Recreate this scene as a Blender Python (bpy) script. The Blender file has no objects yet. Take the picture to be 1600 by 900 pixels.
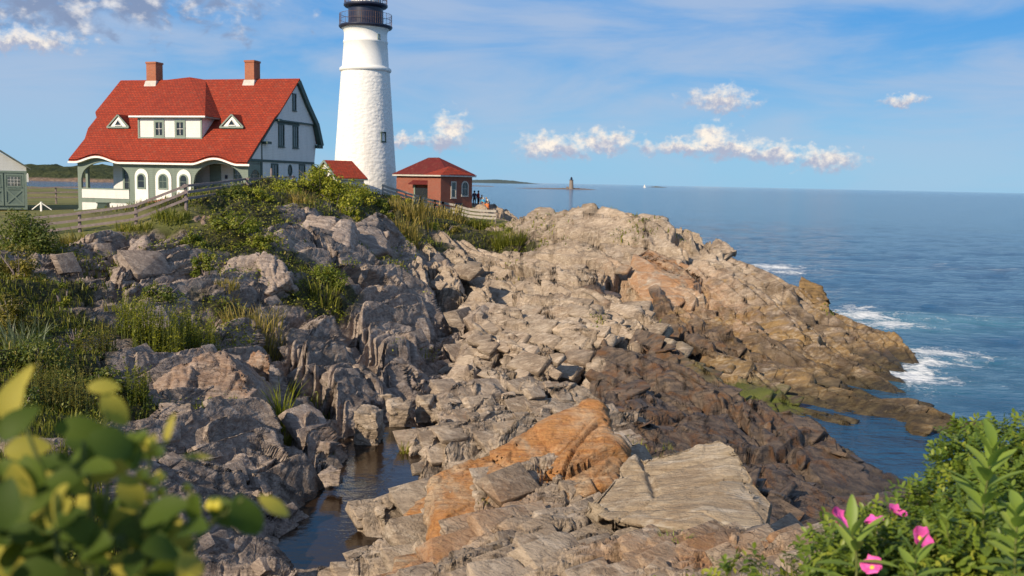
import bpy, bmesh, math, random
import numpy as np
from mathutils import Vector, Matrix, Euler
rnd = random.Random(7)
R = math.radians
scene = bpy.context.scene
COL = scene.collection

# ------------------------------------------------------------------ camera
CAM_Z = 11.0
FPX = 1500.0                      # focal length in pixels of the 1600 px wide photograph
cam_d = bpy.data.cameras.new("camera")
cam = bpy.data.objects.new("camera", cam_d)
COL.objects.link(cam)
cam_d.sensor_width = 36.0
cam_d.lens = 36.0 * FPX / 1600.0
cam_d.clip_start = 0.05
cam_d.clip_end = 120000.0
PITCH, ROLL = 6.28, 1.21
CAM_M = (Matrix.Rotation(R(90 - PITCH), 4, 'X') @ Matrix.Rotation(R(ROLL), 4, 'Z'))
cam.matrix_world = Matrix.Translation((0, 0, CAM_Z)) @ CAM_M
cam_d.dof.use_dof = True
cam_d.dof.focus_distance = 22.0
cam_d.dof.aperture_fstop = 2.8
scene.camera = cam
CR = np.array(CAM_M.to_3x3())

def ray(px, py):
    return CR @ np.array([(px - 800.0) / FPX, -(py - 450.0) / FPX, -1.0])
def at(px, py, D):
    """world point on the line of sight through a photo pixel, D metres ahead of the camera"""
    d = ray(px, py)
    return Vector((d[0] / d[1] * D, D, CAM_Z + d[2] / d[1] * D))
def at_z(px, py, z):
    d = ray(px, py); t = (z - CAM_Z) / d[2]
    return Vector((d[0] * t, d[1] * t, z))
def x_at(px, D):
    d = ray(px, 300); return d[0] / d[1] * D

# ------------------------------------------------------------------ sun and sky
SUN_EL, SUN_AZ = 30.0, 221.0       # azimuth clockwise from +Y: behind the camera, to the left
sun_dir = Vector((math.sin(R(SUN_AZ)) * math.cos(R(SUN_EL)), math.cos(R(SUN_AZ)) * math.cos(R(SUN_EL)), math.sin(R(SUN_EL))))
sd = bpy.data.lights.new("sun", 'SUN')
sd.energy = 5.0; sd.angle = R(0.53); sd.color = (1.0, 0.84, 0.63)
so = bpy.data.objects.new("sun", sd); COL.objects.link(so)
so.rotation_euler = (-sun_dir).to_track_quat('-Z', 'Y').to_euler()
so.location = (-60, -60, 80)

scene.view_settings.view_transform = 'Standard'
scene.view_settings.look = 'None'
scene.view_settings.exposure = 0.25
scene.view_settings.gamma = 1.0
scene.view_settings.use_curve_mapping = False
scene.render.engine = 'CYCLES'
scene.cycles.use_denoising = True
scene.cycles.max_bounces = 5
scene.cycles.diffuse_bounces = 2
scene.cycles.glossy_bounces = 2
scene.cycles.transmission_bounces = 2
scene.cycles.caustics_reflective = False
scene.cycles.caustics_refractive = False

class NT:
    """small helper for building node trees"""
    def __init__(s, tree):
        s.t = tree; s.t.nodes.clear()
    def n(s, typ, **kw):
        nd = s.t.nodes.new(typ)
        for k, v in kw.items():
            setattr(nd, k, v)
        return nd
    def link(s, a, b): s.t.links.new(a, b)
    def put(s, sock, v):
        if hasattr(v, 'is_linked') or hasattr(v, 'links'): s.link(v, sock)
        else:
            if isinstance(v, (tuple, list)) and len(v) == 3 and getattr(sock, 'type', '') == 'RGBA': v = (*v, 1)
            sock.default_value = v
    def math(s, op, a, b=0.0, c=None, clamp=False):
        nd = s.n('ShaderNodeMath', operation=op); nd.use_clamp = clamp
        s.put(nd.inputs[0], a); s.put(nd.inputs[1], b)
        if c is not None: s.put(nd.inputs[2], c)
        return nd.outputs[0]
    def vmath(s, op, a, b=None, scale=None):
        nd = s.n('ShaderNodeVectorMath', operation=op)
        s.put(nd.inputs[0], a)
        if b is not None: s.put(nd.inputs[1], b)
        if scale is not None: s.put(nd.inputs['Scale'], scale)
        return nd.outputs[0]
    def mix(s, f, a, b, mode='MIX'):
        nd = s.n('ShaderNodeMix', data_type='RGBA', blend_type=mode)
        s.put(nd.inputs[0], f); s.put(nd.inputs[6], a); s.put(nd.inputs[7], b)
        return nd.outputs[2]
    def noise(s, vec, scale, detail=4, rough=0.55, dist=0.0, out=0):
        nd = s.n('ShaderNodeTexNoise')
        if vec is not None: s.link(vec, nd.inputs['Vector'])
        nd.inputs['Scale'].default_value = scale; nd.inputs['Detail'].default_value = detail
        nd.inputs['Roughness'].default_value = rough; nd.inputs['Distortion'].default_value = dist
        return nd.outputs[out]
    def rng(s, v, a, b, c=0.0, d=1.0, smooth=False):
        nd = s.n('ShaderNodeMapRange'); nd.clamp = True
        if smooth: nd.interpolation_type = 'SMOOTHSTEP'
        s.put(nd.inputs[0], v)
        for i, q in enumerate((a, b, c, d)): s.put(nd.inputs[1 + i], q)
        return nd.outputs[0]
    def mapping(s, vec, rot=(0, 0, 0), scale=(1, 1, 1), loc=(0, 0, 0)):
        nd = s.n('ShaderNodeMapping')
        s.link(vec, nd.inputs[0])
        nd.inputs['Rotation'].default_value = rot; nd.inputs['Scale'].default_value = scale; nd.inputs['Location'].default_value = loc
        return nd.outputs[0]
    def bump(s, h, strength=0.5, dist=0.05, normal=None):
        nd = s.n('ShaderNodeBump')
        nd.inputs['Strength'].default_value = strength; nd.inputs['Distance'].default_value = dist
        s.link(h, nd.inputs['Height'])
        if normal is not None: s.link(normal, nd.inputs['Normal'])
        return nd.outputs[0]

def material(name):
    m = bpy.data.materials.new(name); m.use_nodes = True
    return m, NT(m.node_tree)
def finish(nt, color, rough=0.8, normal=None, spec=0.5, **kw):
    b = nt.n('ShaderNodeBsdfPrincipled'); o = nt.n('ShaderNodeOutputMaterial')
    nt.put(b.inputs['Base Color'], color); nt.put(b.inputs['Roughness'], rough)
    b.inputs['Specular IOR Level'].default_value = spec
    if normal is not None: nt.link(normal, b.inputs['Normal'])
    for k, v in kw.items(): nt.put(b.inputs[k], v)
    nt.link(b.outputs[0], o.inputs[0])
    return b

# world: physical sky, with fair-weather cumulus and thin high cloud at infinity
SKY = 0.10
world = bpy.data.worlds.new("World"); scene.world = world; world.use_nodes = True
w = NT(world.node_tree)
sky = w.n('ShaderNodeTexSky', sky_type='NISHITA')
sky.sun_disc = False; sky.sun_elevation = R(SUN_EL); sky.sun_rotation = R(SUN_AZ)
sky.altitude = 0; sky.air_density = 1.0; sky.dust_density = 0.35; sky.ozone_density = 3.0
hs = w.n('ShaderNodeHueSaturation'); hs.inputs['Saturation'].default_value = 1.22; hs.inputs['Value'].default_value = 0.95
w.link(sky.outputs[0], hs.inputs['Color'])
gen = w.n('ShaderNodeTexCoord').outputs['Generated']
sep = w.n('ShaderNodeSeparateXYZ'); w.link(gen, sep.inputs[0])
az = w.math('MULTIPLY', w.math('ARCTAN2', sep.outputs[0], sep.outputs[1]), 57.2958)
el = w.math('MULTIPLY', w.math('ARCSINE', sep.outputs[2]), 57.2958)
cmb = w.n('ShaderNodeCombineXYZ'); w.link(az, cmb.inputs[0]); w.link(el, cmb.inputs[1])
ae = cmb.outputs[0]
def azel(px, py):
    d = ray(px, py); d = d / np.linalg.norm(d)
    return math.degrees(math.atan2(d[0], d[1])), math.degrees(math.asin(d[2]))
warp = w.vmath('SCALE', w.vmath('SUBTRACT', w.noise(ae, 1.1, 5, 0.62, out=1), (0.5, 0.5, 0.5)), scale=1.5)
aew = w.vmath('ADD', ae, warp)
sw = w.n('ShaderNodeSeparateXYZ'); w.link(aew, sw.inputs[0])
DPX = 57.3 / FPX
body = None; low = None
cumulus = [(703, 205, 26, 24), (690, 222, 30, 15), (628, 221, 22, 11), (850, 232, 36, 22), (888, 238, 34, 13), (945, 224, 44, 17), (1125, 160, 44, 18), (1108, 222, 30, 24), (1140, 236, 52, 16), (1205, 242, 46, 16),
           (1290, 252, 42, 19), (1415, 160, 26, 9), (1050, 232, 46, 13), (50, 66, 60, 16), (14, 66, 30, 14)]
for (px, py, hw, hh) in cumulus:
    a, e = azel(px, py)
    u = w.math('DIVIDE', w.math('SUBTRACT', sw.outputs[0], a), hw * 1.5 * DPX)
    v = w.math('DIVIDE', w.math('SUBTRACT', sw.outputs[1], e), hh * 1.5 * DPX)
    vb = w.math('MULTIPLY', w.math('MINIMUM', v, 0.0), 1.35)
    vt = w.math('MAXIMUM', v, 0.0)
    rr = w.math('ADD', w.math('MULTIPLY', u, u), w.math('ADD', w.math('MULTIPLY', vb, vb), w.math('MULTIPLY', vt, vt)))
    f = w.math('SUBTRACT', 1.0, w.math('SQRT', rr))
    lo_ = w.math('MULTIPLY', v, w.rng(f, -0.2, 0.2))
    body = f if body is None else w.math('MAXIMUM', body, f)
    low = lo_ if low is None else w.math('ADD', low, lo_)
puff = w.noise(w.mapping(ae, scale=(1, 1.35, 1)), 1.5, 5, 0.52)
dens = w.rng(w.math('ADD', body, w.math('MULTIPLY', w.math('SUBTRACT', puff, 0.5), 1.7)), -0.02, 0.85, smooth=True)
shade = w.rng(w.math('ADD', low, w.math('MULTIPLY', w.math('SUBTRACT', w.noise(ae, 2.6, 5, 0.6), 0.5), 2.6)), -0.55, 0.95, smooth=True)
a0, e0 = azel(120, 20)
dk = w.math('MULTIPLY', w.rng(az, a0 + 9, a0 + 3), w.rng(el, e0 - 1.9, e0 - 0.6))
white_c = w.mix(shade, (0.36, 0.40, 0.52), (0.86, 0.78, 0.68))
grey_c = w.mix(w.rng(shade, 0.25, 0.9), (0.20, 0.26, 0.40), (0.62, 0.62, 0.66))
cumc = w.mix(dk, white_c, grey_c)
# heavy grey cloud in the top left corner, soft edged
u_ = w.math('DIVIDE', w.math('SUBTRACT', az, a0), 11.0); v_ = w.math('DIVIDE', w.math('SUBTRACT', el, e0 + 1.2), 2.75)
big = w.math('SUBTRACT', 1.0, w.math('SQRT', w.math('ADD', w.math('MULTIPLY', u_, u_), w.math('MULTIPLY', v_, v_))))
bn = w.noise(w.mapping(ae, scale=(1, 1.5, 1)), 0.55, 7, 0.58, dist=0.4)
bigd = w.rng(w.math('ADD', big, w.math('MULTIPLY', w.math('SUBTRACT', bn, 0.5), 2.6)), 0.05, 0.75, smooth=True)
bt = w.noise(w.mapping(ae, scale=(1, 1.4, 1), loc=(.6, -.9, 0)), 0.75, 5, 0.55)
bigc = w.mix(w.rng(w.math('ADD', bt, w.math('MULTIPLY', v_, 0.16)), 0.40, 0.66, smooth=True), (0.20, 0.26, 0.40), (0.70, 0.68, 0.68))
# thin cirrus in long streaks, upper half of the view
ci = w.noise(w.mapping(ae, rot=(0, 0, R(-7)), scale=(0.07, 0.30, 1)), 1.0, 6, 0.56, dist=0.5)
ci2 = w.noise(w.mapping(ae, rot=(0, 0, R(9)), scale=(0.035, 0.14, 1), loc=(3.3, 1.2, 0)), 1.0, 3, 0.5)
veil = w.math('MULTIPLY', w.rng(w.math('ADD', ci, w.math('MULTIPLY', ci2, 0.9)), 0.74, 1.10, smooth=True), w.rng(el, 1.0, 5.0, 0.35, 0.95))
tint = w.vmath('MULTIPLY', hs.outputs[0], (0.97, 1.08, 1.14))
lowsky = w.mix(w.rng(el, -0.5, 11.0, smooth=True), (0.22 / SKY, 0.46 / SKY, 0.68 / SKY), (0.060 / SKY, 0.275 / SKY, 0.63 / SKY))
tint = w.mix(w.rng(el, 8.0, 34.0, 0.9, 0.0, smooth=True), tint, lowsky)
skyc = w.mix(w.math('MULTIPLY', veil, 0.72), tint, (0.40 / SKY, 0.47 / SKY, 0.60 / SKY))
skyc = w.mix(w.math('MULTIPLY', bigd, 0.92), skyc, w.vmath('SCALE', bigc, scale=1.0 / SKY))
skyc = w.mix(dens, skyc, w.vmath('SCALE', cumc, scale=1.0 / SKY))
bg = w.n('ShaderNodeBackground'); wo = w.n('ShaderNodeOutputWorld')
w.link(skyc, bg.inputs[0]); bg.inputs[1].default_value = SKY
w.link(bg.outputs[0], wo.inputs[0])
# ------------------------------------------------------------------ numpy noise
def _h(ix, iy, iz, seed):
    h = (ix.astype(np.uint32) * np.uint32(0x8da6b343)) ^ (iy.astype(np.uint32) * np.uint32(0xd8163841)) ^ (iz.astype(np.uint32) * np.uint32(0xcb1ab31f)) ^ np.uint32((seed * 0x9e3779b9) & 0xffffffff)
    h ^= h >> np.uint32(15); h *= np.uint32(0x2c1b3c6d); h ^= h >> np.uint32(12); h *= np.uint32(0x297a2d39); h ^= h >> np.uint32(15)
    return h
def _u(h, k=0):
    h = h * np.uint32(0x9e3779b1 + 2 * k * 0x1234567 & 0xffffffff | 1); h ^= h >> np.uint32(13)
    return (h >> np.uint32(8)).astype(np.float32) * np.float32(1.0 / 16777216.0)
def vnoise(P, seed=0):
    """value noise, P (N,3) -> [-1,1]"""
    P = np.asarray(P, np.float32)
    b = np.floor(P); f = P - b; f = f * f * (3 - 2 * f); b = b.astype(np.int64)
    out = np.zeros(len(P), np.float32)
    for dx in (0, 1):
        wx = f[:, 0] if dx else 1 - f[:, 0]
        for dy in (0, 1):
            wy = f[:, 1] if dy else 1 - f[:, 1]
            for dz in (0, 1):
                wz = f[:, 2] if dz else 1 - f[:, 2]
                out += wx * wy * wz * _u(_h(b[:, 0] + dx, b[:, 1] + dy, b[:, 2] + dz, seed))
    return out * 2 - 1
def fbm(P, octaves=4, seed=0, gain=0.5):
    P = np.asarray(P, np.float32)
    out = np.zeros(len(P), np.float32); a = 1.0; t = 0.0
    for o in range(octaves):
        out += a * vnoise(P * (2.03 ** o) + 13.7 * o, seed + o); t += a; a *= gain
    return out / t
def vor2(u, v, seed):
    """2-D cells: F1, F2, cell hash, offset from the cell's point"""
    bu = np.floor(u); bv = np.floor(v)
    F1 = np.full(len(u), 9.0, np.float32); F2 = F1.copy()
    idh = np.zeros(len(u), np.uint32); du = np.zeros(len(u), np.float32); dv = du.copy()
    z = np.zeros(len(u), np.int64)
    for i in (-1, 0, 1):
        for j in (-1, 0, 1):
            cu = bu + i; cv = bv + j
            h = _h(cu.astype(np.int64), cv.astype(np.int64), z, seed)
            pu = u - (cu + (h & np.uint32(1023)).astype(np.float32) * np.float32(0.9 / 1023) + 0.05)
            pv = v - (cv + ((h >> np.uint32(10)) & np.uint32(1023)).astype(np.float32) * np.float32(0.9 / 1023) + 0.05)
            d = pu * pu + pv * pv
            near = d < F1
            F2 = np.where(near, F1, np.minimum(F2, d))
            F1 = np.where(near, d, F1); idh = np.where(near, h, idh); du = np.where(near, pu, du); dv = np.where(near, pv, dv)
    return np.sqrt(F1), np.sqrt(F2), idh, du, dv
def sstep(a, b, x):
    t = np.clip((x - a) / (b - a), 0, 1); return t * t * (3 - 2 * t)
def blocks(P, ax_u, ax_v, Lu, Lv, seed, tilt=1.0, crack=0.6, cw=0.12, warp=0.25):
    """fractured-block relief: cells in the plane (ax_u, ax_v), each with its own offset and tilt, cracks between; about [-1,1]"""
    u = (P @ np.asarray(ax_u, np.float32)) / Lu; v = (P @ np.asarray(ax_v, np.float32)) / Lv
    if warp:
        q = P / (0.9 * max(Lu, Lv))
        u = u + warp * vnoise(q, seed + 50); v = v + warp * vnoise(q + 7.1, seed + 51)
    F1, F2, h, du, dv = vor2(u.astype(np.float32), v.astype(np.float32), seed)
    r0 = _u(h, 1); r1 = _u(h, 2) * 2 - 1; r2 = _u(h, 3) * 2 - 1
    d = (r0 * 2 - 1) * 0.75 + tilt * (r1 * du + r2 * dv)
    return d - crack * (1 - sstep(0.0, cw, F2 - F1)), r0
def unit(v):
    v = np.asarray(v, np.float32); return v / np.linalg.norm(v)
# two rock fabrics: strike s, dip direction t, bedding normal n
def fabric(strike_deg, dip_deg):
    a = R(strike_deg); s = np.array([math.cos(a), math.sin(a), 0.0])
    hz = np.array([-math.sin(a), math.cos(a), 0.0]); d = R(dip_deg)
    t = hz * math.cos(d) - np.array([0, 0, 1.0]) * math.sin(d)
    n = hz * math.sin(d) + np.array([0, 0, 1.0]) * math.cos(d)
    return s.astype(np.float32), t.astype(np.float32), n.astype(np.float32)
FAB_NEAR = fabric(218, 34)
FAB_FAR = fabric(136, 33)
FAB_LEFT = fabric(242, 50)
def cells3(P, fab, size, seed, tilt=1.0, crack=0.6, cw=0.12, warp=0.2, soft=0.16):
    """fractured blocks in three dimensions, sides along the strike, dip and bedding normal; returns relief and a number per block"""
    Q = np.stack([(P @ fab[i]) / size[i] for i in range(3)], 1).astype(np.float32)
    if warp:
        q = P / (1.3 * size[0]); Q = Q + warp * np.stack([vnoise(q, seed + 50), vnoise(q + 7.1, seed + 51), vnoise(q + 3.3, seed + 52)], 1)
    # every other course is shifted along the strike, as in jointed rock
    b = np.floor(Q); f = Q - b; sg = np.where(f > 0.5, 1, -1)
    n = len(Q); F1 = np.full(n, 9.0, np.float32); F2 = F1.copy(); V1 = np.zeros(n, np.float32); V2 = V1.copy(); r0 = V1.copy()
    for i in (0, 1):
        for j in (0, 1):
            for k in (0, 1):
                c = b + sg * np.array([i, j, k])
                ci = c.astype(np.int64); h = _h(ci[:, 0], ci[:, 1], ci[:, 2], seed)
                jit = np.stack([((h >> np.uint32(sh)) & np.uint32(1023)).astype(np.float32) for sh in (0, 10, 20)], 1) * np.float32(0.72 / 1023) + np.float32(0.14)
                p = (Q - c - jit).astype(np.float32)
                d = (p * p).sum(1); rv = _u(h, 1)
                val = (rv * 2 - 1) * 0.8 + tilt * ((_u(h, 2) * 2 - 1) * p[:, 0] + (_u(h, 3) * 2 - 1) * p[:, 1] + (_u(h, 4) * 2 - 1) * p[:, 2])
                near = d < F1; second = (~near) & (d < F2)
                V2 = np.where(near, V1, np.where(second, val, V2)); F2 = np.where(near, F1, np.where(second, d, F2))
                F1 = np.where(near, d, F1); V1 = np.where(near, val, V1); r0 = np.where(near, rv, r0)
    e = np.sqrt(F2) - np.sqrt(F1)
    out = V1 + (V2 - V1) * 0.5 * (1 - sstep(0.0, soft, e))
    if crack: out = out - crack * (1 - sstep(0.0, cw, e))
    return out.astype(np.float32), r0
def warped(P, seed):
    return P + 0.45 * np.stack([vnoise(P / 3.7, seed + 90), vnoise(P / 3.7 + 5, seed + 91), vnoise(P / 3.7 + 9, seed + 92)], 1)
def terrace(b, T, flat=0.80):
    q = b / T; f = np.floor(q); t = q - f
    return (f + sstep(flat, 1.0, t) * 1.0 - q + 0.5 * flat) * T
def relief_large(P, fab, seed):
    """strata broken back to ledges along the strike, offset from joint block to joint block; relief is measured along the bedding normal"""
    W = warped(P, seed)
    a, c1 = cells3(W, fab, (9.0, 5.0, 3.2), seed + 1, 1.1, 0.30, 0.05, soft=0.10)
    b, c2 = cells3(W, fab, (4.0, 2.6, 1.1), seed + 2, 0.8, 0.55, 0.06, soft=0.10)
    n = fab[2]; bn = (P @ n) + 0.40 * fbm(P / 12.0, 2, seed + 60)
    big = terrace(bn + 0.40 * a, 1.7) * 0.80
    sm = terrace(bn + 0.16 * b + 0.25 * a, 0.56) * 0.75
    return 0.30 * a + 0.14 * b + big + sm, c1, c2
def relief_fine(P, fab, D, seed):
    W = warped(P, seed)
    c, c3 = cells3(W, fab, (1.7, 1.05, 0.36), seed + 3, 0.75, 0.9, 0.09, soft=0.10)
    d, _ = cells3(P, fab, (0.62, 0.40, 0.13), seed + 4, 0.8, 0.8, 0.12, soft=0.11)
    br = sstep(-0.35, 0.45, fbm(P / 5.5, 3, seed + 70)); br = 0.30 + 0.95 * br      # smooth slabs here, shattered rock there
    out = br * (0.115 * c + 0.050 * d)
    i = np.nonzero(D < 40)[0]
    if len(i):
        e, _ = cells3(P[i], fab, (0.21, 0.14, 0.048), seed + 5, 1.3, 0.7, 0.16)
        out[i] += br[i] * 0.024 * e * (1 - sstep(26, 40, D[i]))
    return out + 0.05 * fbm(P / 0.9, 4, seed + 20), c3
def rock_relief(P, fab, D, seed=0):
    a, c1, c2 = relief_large(P, fab, seed); b, c3 = relief_fine(P, fab, D, seed)
    return a + b, c1, c2, c3

def mesh_obj(name, verts, faces, mats=None, parent=None, smooth=False, link=True):
    me = bpy.data.meshes.new(name)
    me.from_pydata([tuple(v) for v in verts], [], faces)
    me.update()
    if smooth: me.polygons.foreach_set('use_smooth', [True] * len(me.polygons))
    o = bpy.data.objects.new(name, me)
    if mats is not None: me.materials.append(mats)
    if parent is not None: o.parent = parent
    if link: COL.objects.link(o)
    return o
def np_mesh(name, V, F, mat=None, parent=None, smooth=True):
    """V (n,3), F (m,k) arrays -> object, fast"""
    V = np.ascontiguousarray(V, np.float32); F = np.ascontiguousarray(F, np.int32)
    me = bpy.data.meshes.new(name)
    me.vertices.add(len(V)); me.vertices.foreach_set('co', V.ravel())
    k = F.shape[1]
    me.loops.add(F.size); me.loops.foreach_set('vertex_index', F.ravel())
    me.polygons.add(len(F)); me.polygons.foreach_set('loop_start', np.arange(0, F.size, k, dtype=np.int32))
    if smooth: me.polygons.foreach_set('use_smooth', np.ones(len(F), bool))
    me.update(calc_edges=True)
    o = bpy.data.objects.new(name, me); COL.objects.link(o)
    if mat is not None: me.materials.append(mat)
    if parent is not None: o.parent = parent
    return o
def set_col(o, name, rgba):
    a = o.data.color_attributes.new(name, 'FLOAT_COLOR', 'POINT')
    a.data.foreach_set('color', np.ascontiguousarray(rgba, np.float32).ravel())
def tag(o, label=None, cat=None, group=None, kind=None):
    if label: o['label'] = label
    if cat: o['category'] = cat
    if group: o['group'] = group
    if kind: o['kind'] = kind
    return o
def empty(name, loc, rz=0.0):
    o = bpy.data.objects.new(name, None); COL.objects.link(o)
    o.location = loc; o.rotation_euler = (0, 0, rz); o.empty_display_size = 0.3
    return o
def copy_tree(o, parent=None):
    c = o.copy(); COL.objects.link(c)
    if parent is not None: c.parent = parent
    for ch in list(o.children): copy_tree(ch, c)
    return c

# ------------------------------------------------------------------ the lie of the land
# (photo px, photo py, metres ahead, kind) for ground one sees; (px, metres, ('z', height), kind) for ground one does not
# kinds: R tan rock, G grey rock of the bluff with its shade greyed in, D dark low slabs, O ochre and weedy rock, A green algae, V scrub, L lawn, S under water, P pool bed
GP = []
def g(*rows):
    for r in rows:
        if isinstance(r[2], tuple): GP.append((x_at(r[0], r[1]), r[1], r[2][1], r[3]))
        else:
            p = at(r[0], r[1], r[2]); GP.append((p.x, p.y, p.z, r[3]))
def z(v): return ('z', v)
# bluff the camera stands on
g((800, 1.0, z(9.35), 'V'), (800, 3, z(8.5), 'V'), (800, 5, z(7.7), 'R'), (800, 8, z(6.8), 'R'), (400, 2.0, z(8.9), 'V'), (100, 2.2, z(8.5), 'V'), (-300, 3, z(8.3), 'V'), (250, 3, z(8.2), 'V'),
  (300, 5, z(7.3), 'V'), (100, 6, z(6.9), 'V'), (-400, 8, z(7.0), 'V'), (450, 9, z(6.4), 'G'), (250, 12, z(5.6), 'G'), (50, 12, z(6.0), 'V'), (550, 12, z(5.0), 'G'),
  (1350, 3, z(9.2), 'V'), (1350, 5.5, z(8.55), 'V'), (1550, 6, z(8.75), 'V'), (1700, 6, z(9.0), 'V'), (1900, 9, z(8.7), 'V'), (1250, 8, z(7.0), 'R'), (1500, 9, z(7.4), 'V'), (1550, 13, z(5.5), 'R'), (1900, 16, z(6.0), 'V'),
  (1500, 18, z(2.6), 'D'), (1700, 20, z(2.5), 'D'), (1900, 26, z(1.5), 'D'), (1600, 27, z(0.3), 'D'), (1800, 34, z(-0.8), 'S'))
# foreground ledge
g((640, 885, 14, 'R'), (700, 850, 15.3, 'R'), (850, 880, 12.5, 'R'), (1000, 885, 12, 'R'), (1200, 880, 11, 'R'), (1290, 895, 10.4, 'R'), (800, 815, 16, 'R'), (900, 780, 17, 'R'), (780, 860, 14, 'R'),
  (935, 700, 19.8, 'R'), (850, 730, 18.9, 'R'), (760, 765, 18.3, 'R'), (705, 790, 17.8, 'R'), (935, 23.5, z(3.4), 'R'), (850, 22.5, z(3.0), 'R'), (760, 22, z(2.8), 'R'), (680, 20.5, z(2.9), 'R'), (640, 18, z(3.2), 'R'), (590, 15, z(3.6), 'R'),
  (1060, 835, 14.4, 'R'), (1200, 845, 13.2, 'R'), (960, 822, 14.9, 'R'), (1100, 16.5, z(5.5), 'R'), (1150, 19, z(3.4), 'D'), (1000, 770, 17.0, 'R'), (975, 705, 21, 'R'), (1010, 22.5, z(4.2), 'R'), (1240, 15, z(4.8), 'R'),
  (620, 830, 21.3, 'R'), (570, 880, 20, 'R'), (600, 790, 24, 'R'), (650, 760, 24.5, 'R'), (1250, 850, 21.5, 'D'), (1230, 20, z(2.6), 'D'), (1150, 26, z(2.4), 'D'), (1050, 27, z(2.4), 'D'))
# low dark slabs
g((1000, 640, 37, 'D'), (1100, 650, 37.5, 'D'), (1000, 580, 42.5, 'D'), (1090, 585, 42, 'D'), (940, 600, 40, 'D'), (1050, 545, 45.5, 'D'), (960, 550, 45.5, 'D'), (1135, 640, 38, 'D'), (1150, 665, 37, 'D'), (1200, 700, 34.8, 'D'), (1300, 730, 33.3, 'D'), (1400, 760, 33, 'D'),
  (1440, 785, 33, 'D'), (1350, 790, 30.5, 'D'), (1300, 800, 29.5, 'D'), (1250, 780, 29, 'D'), (1220, 670, 37, 'D'), (1280, 672, 38.5, 'D'), (1310, 690, 37.5, 'D'), (1150, 32, z(1.9), 'D'), (1050, 32, z(2.3), 'D'),
  (1320, 40.5, z(-0.5), 'S'), (1400, 37.5, z(-0.6), 'S'), (1480, 36, z(-0.8), 'S'), (1560, 36, z(-1.0), 'S'), (1300, 44, z(-0.5), 'S'), (1220, 43, z(-0.35), 'S'), (1400, 43, z(-0.5), 'S'), (1180, 44.5, z(-0.15), 'S'),
  (1150, 610, 44, 'A'), (1180, 625, 46.5, 'A'), (1215, 632, 47.2, 'A'), (1140, 590, 47, 'A'))
# middle ridge
g((800, 450, 64, 'R'), (760, 400, 79, 'R'), (715, 470, 57, 'R'), (740, 520, 48, 'R'), (850, 500, 53, 'R'), (850, 540, 47, 'R'), (960, 470, 57, 'R'), (975, 490, 53, 'R'), (900, 430, 66, 'R'), (950, 520, 49, 'R'), (935, 540, 46.8, 'R'), (885, 560, 44, 'R'), (880, 590, 41.5, 'R'), (850, 610, 39.5, 'R'),
  (720, 590, 40.5, 'R'), (760, 560, 44, 'R'), (720, 630, 36.5, 'R'), (800, 640, 35, 'R'), (900, 640, 34.5, 'R'), (660, 690, 31.5, 'R'), (700, 700, 29.5, 'R'), (760, 690, 29, 'R'), (850, 660, 30, 'R'), (640, 730, 29, 'R'), (960, 660, 32.5, 'R'), (830, 410, 74, 'R'), (870, 385, 81, 'R'))
# promontory
g((850, 325, 92, 'R'), (840, 350, 89, 'R'), (875, 355, 84, 'R'), (935, 324, 86, 'R'), (985, 335, 83, 'R'), (1040, 347, 79, 'R'), (1075, 368, 76.5, 'R'), (1120, 393, 75.0, 'R'), (1180, 430, 72, 'O'), (1250, 460, 69.5, 'O'), (1330, 504, 66.5, 'O'), (1400, 535, 65, 'O'), (1436, 566, 62.5, 'O'),
  (950, 370, 78, 'R'), (1020, 395, 73, 'R'), (1000, 410, 71, 'R'), (1060, 415, 69, 'R'), (1010, 445, 66, 'R'), (1070, 455, 64, 'R'), (1130, 440, 67, 'O'), (1060, 485, 60.5, 'O'), (1150, 490, 61, 'O'), (1200, 520, 58.5, 'O'), (1300, 555, 57, 'O'), (1400, 595, 54.5, 'O'),
  (1000, 500, 56, 'D'), (1040, 525, 54.5, 'D'), (1010, 480, 60, 'D'), (990, 460, 63, 'D'), (1080, 545, 53, 'D'), (1120, 560, 52, 'O'), (1160, 570, 51.5, 'O'), (1240, 605, 50, 'O'), (1320, 635, 47.5, 'O'), (1290, 650, 46, 'O'), (1380, 645, 46.5, 'O'), (1450, 650, 46.2, 'O'), (1490, 668, 45, 'O'), (1340, 675, 44, 'O'), (1420, 685, 43, 'O'),
  (850, 97, z(7.0), 'R'), (930, 94, z(5.0), 'R'), (1000, 91, z(3.5), 'R'), (1000, 102, z(-1.5), 'S'), (1150, 82, z(1.2), 'R'), (1150, 90, z(-2), 'S'), (1300, 73, z(-0.2), 'S'), (1300, 80, z(-3), 'S'), (1440, 66, z(-1.2), 'S'), (1500, 60, z(-1.5), 'S'), (1500, 52, z(-0.9), 'S'), (1560, 46, z(-1.3), 'S'), (1450, 55, z(-0.5), 'S'),
  (850, 108, z(4), 'R'), (850, 120, z(-2), 'S'), (930, 108, z(-2), 'S'), (1700, 60, z(-4), 'S'), (1700, 44, z(-3), 'S'), (1500, 90, z(-5), 'S'), (1200, 120, z(-6), 'S'), (900, 160, z(-6), 'S'), (1900, 90, z(-6), 'S'), (1500, 200, z(-7), 'S'))
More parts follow.
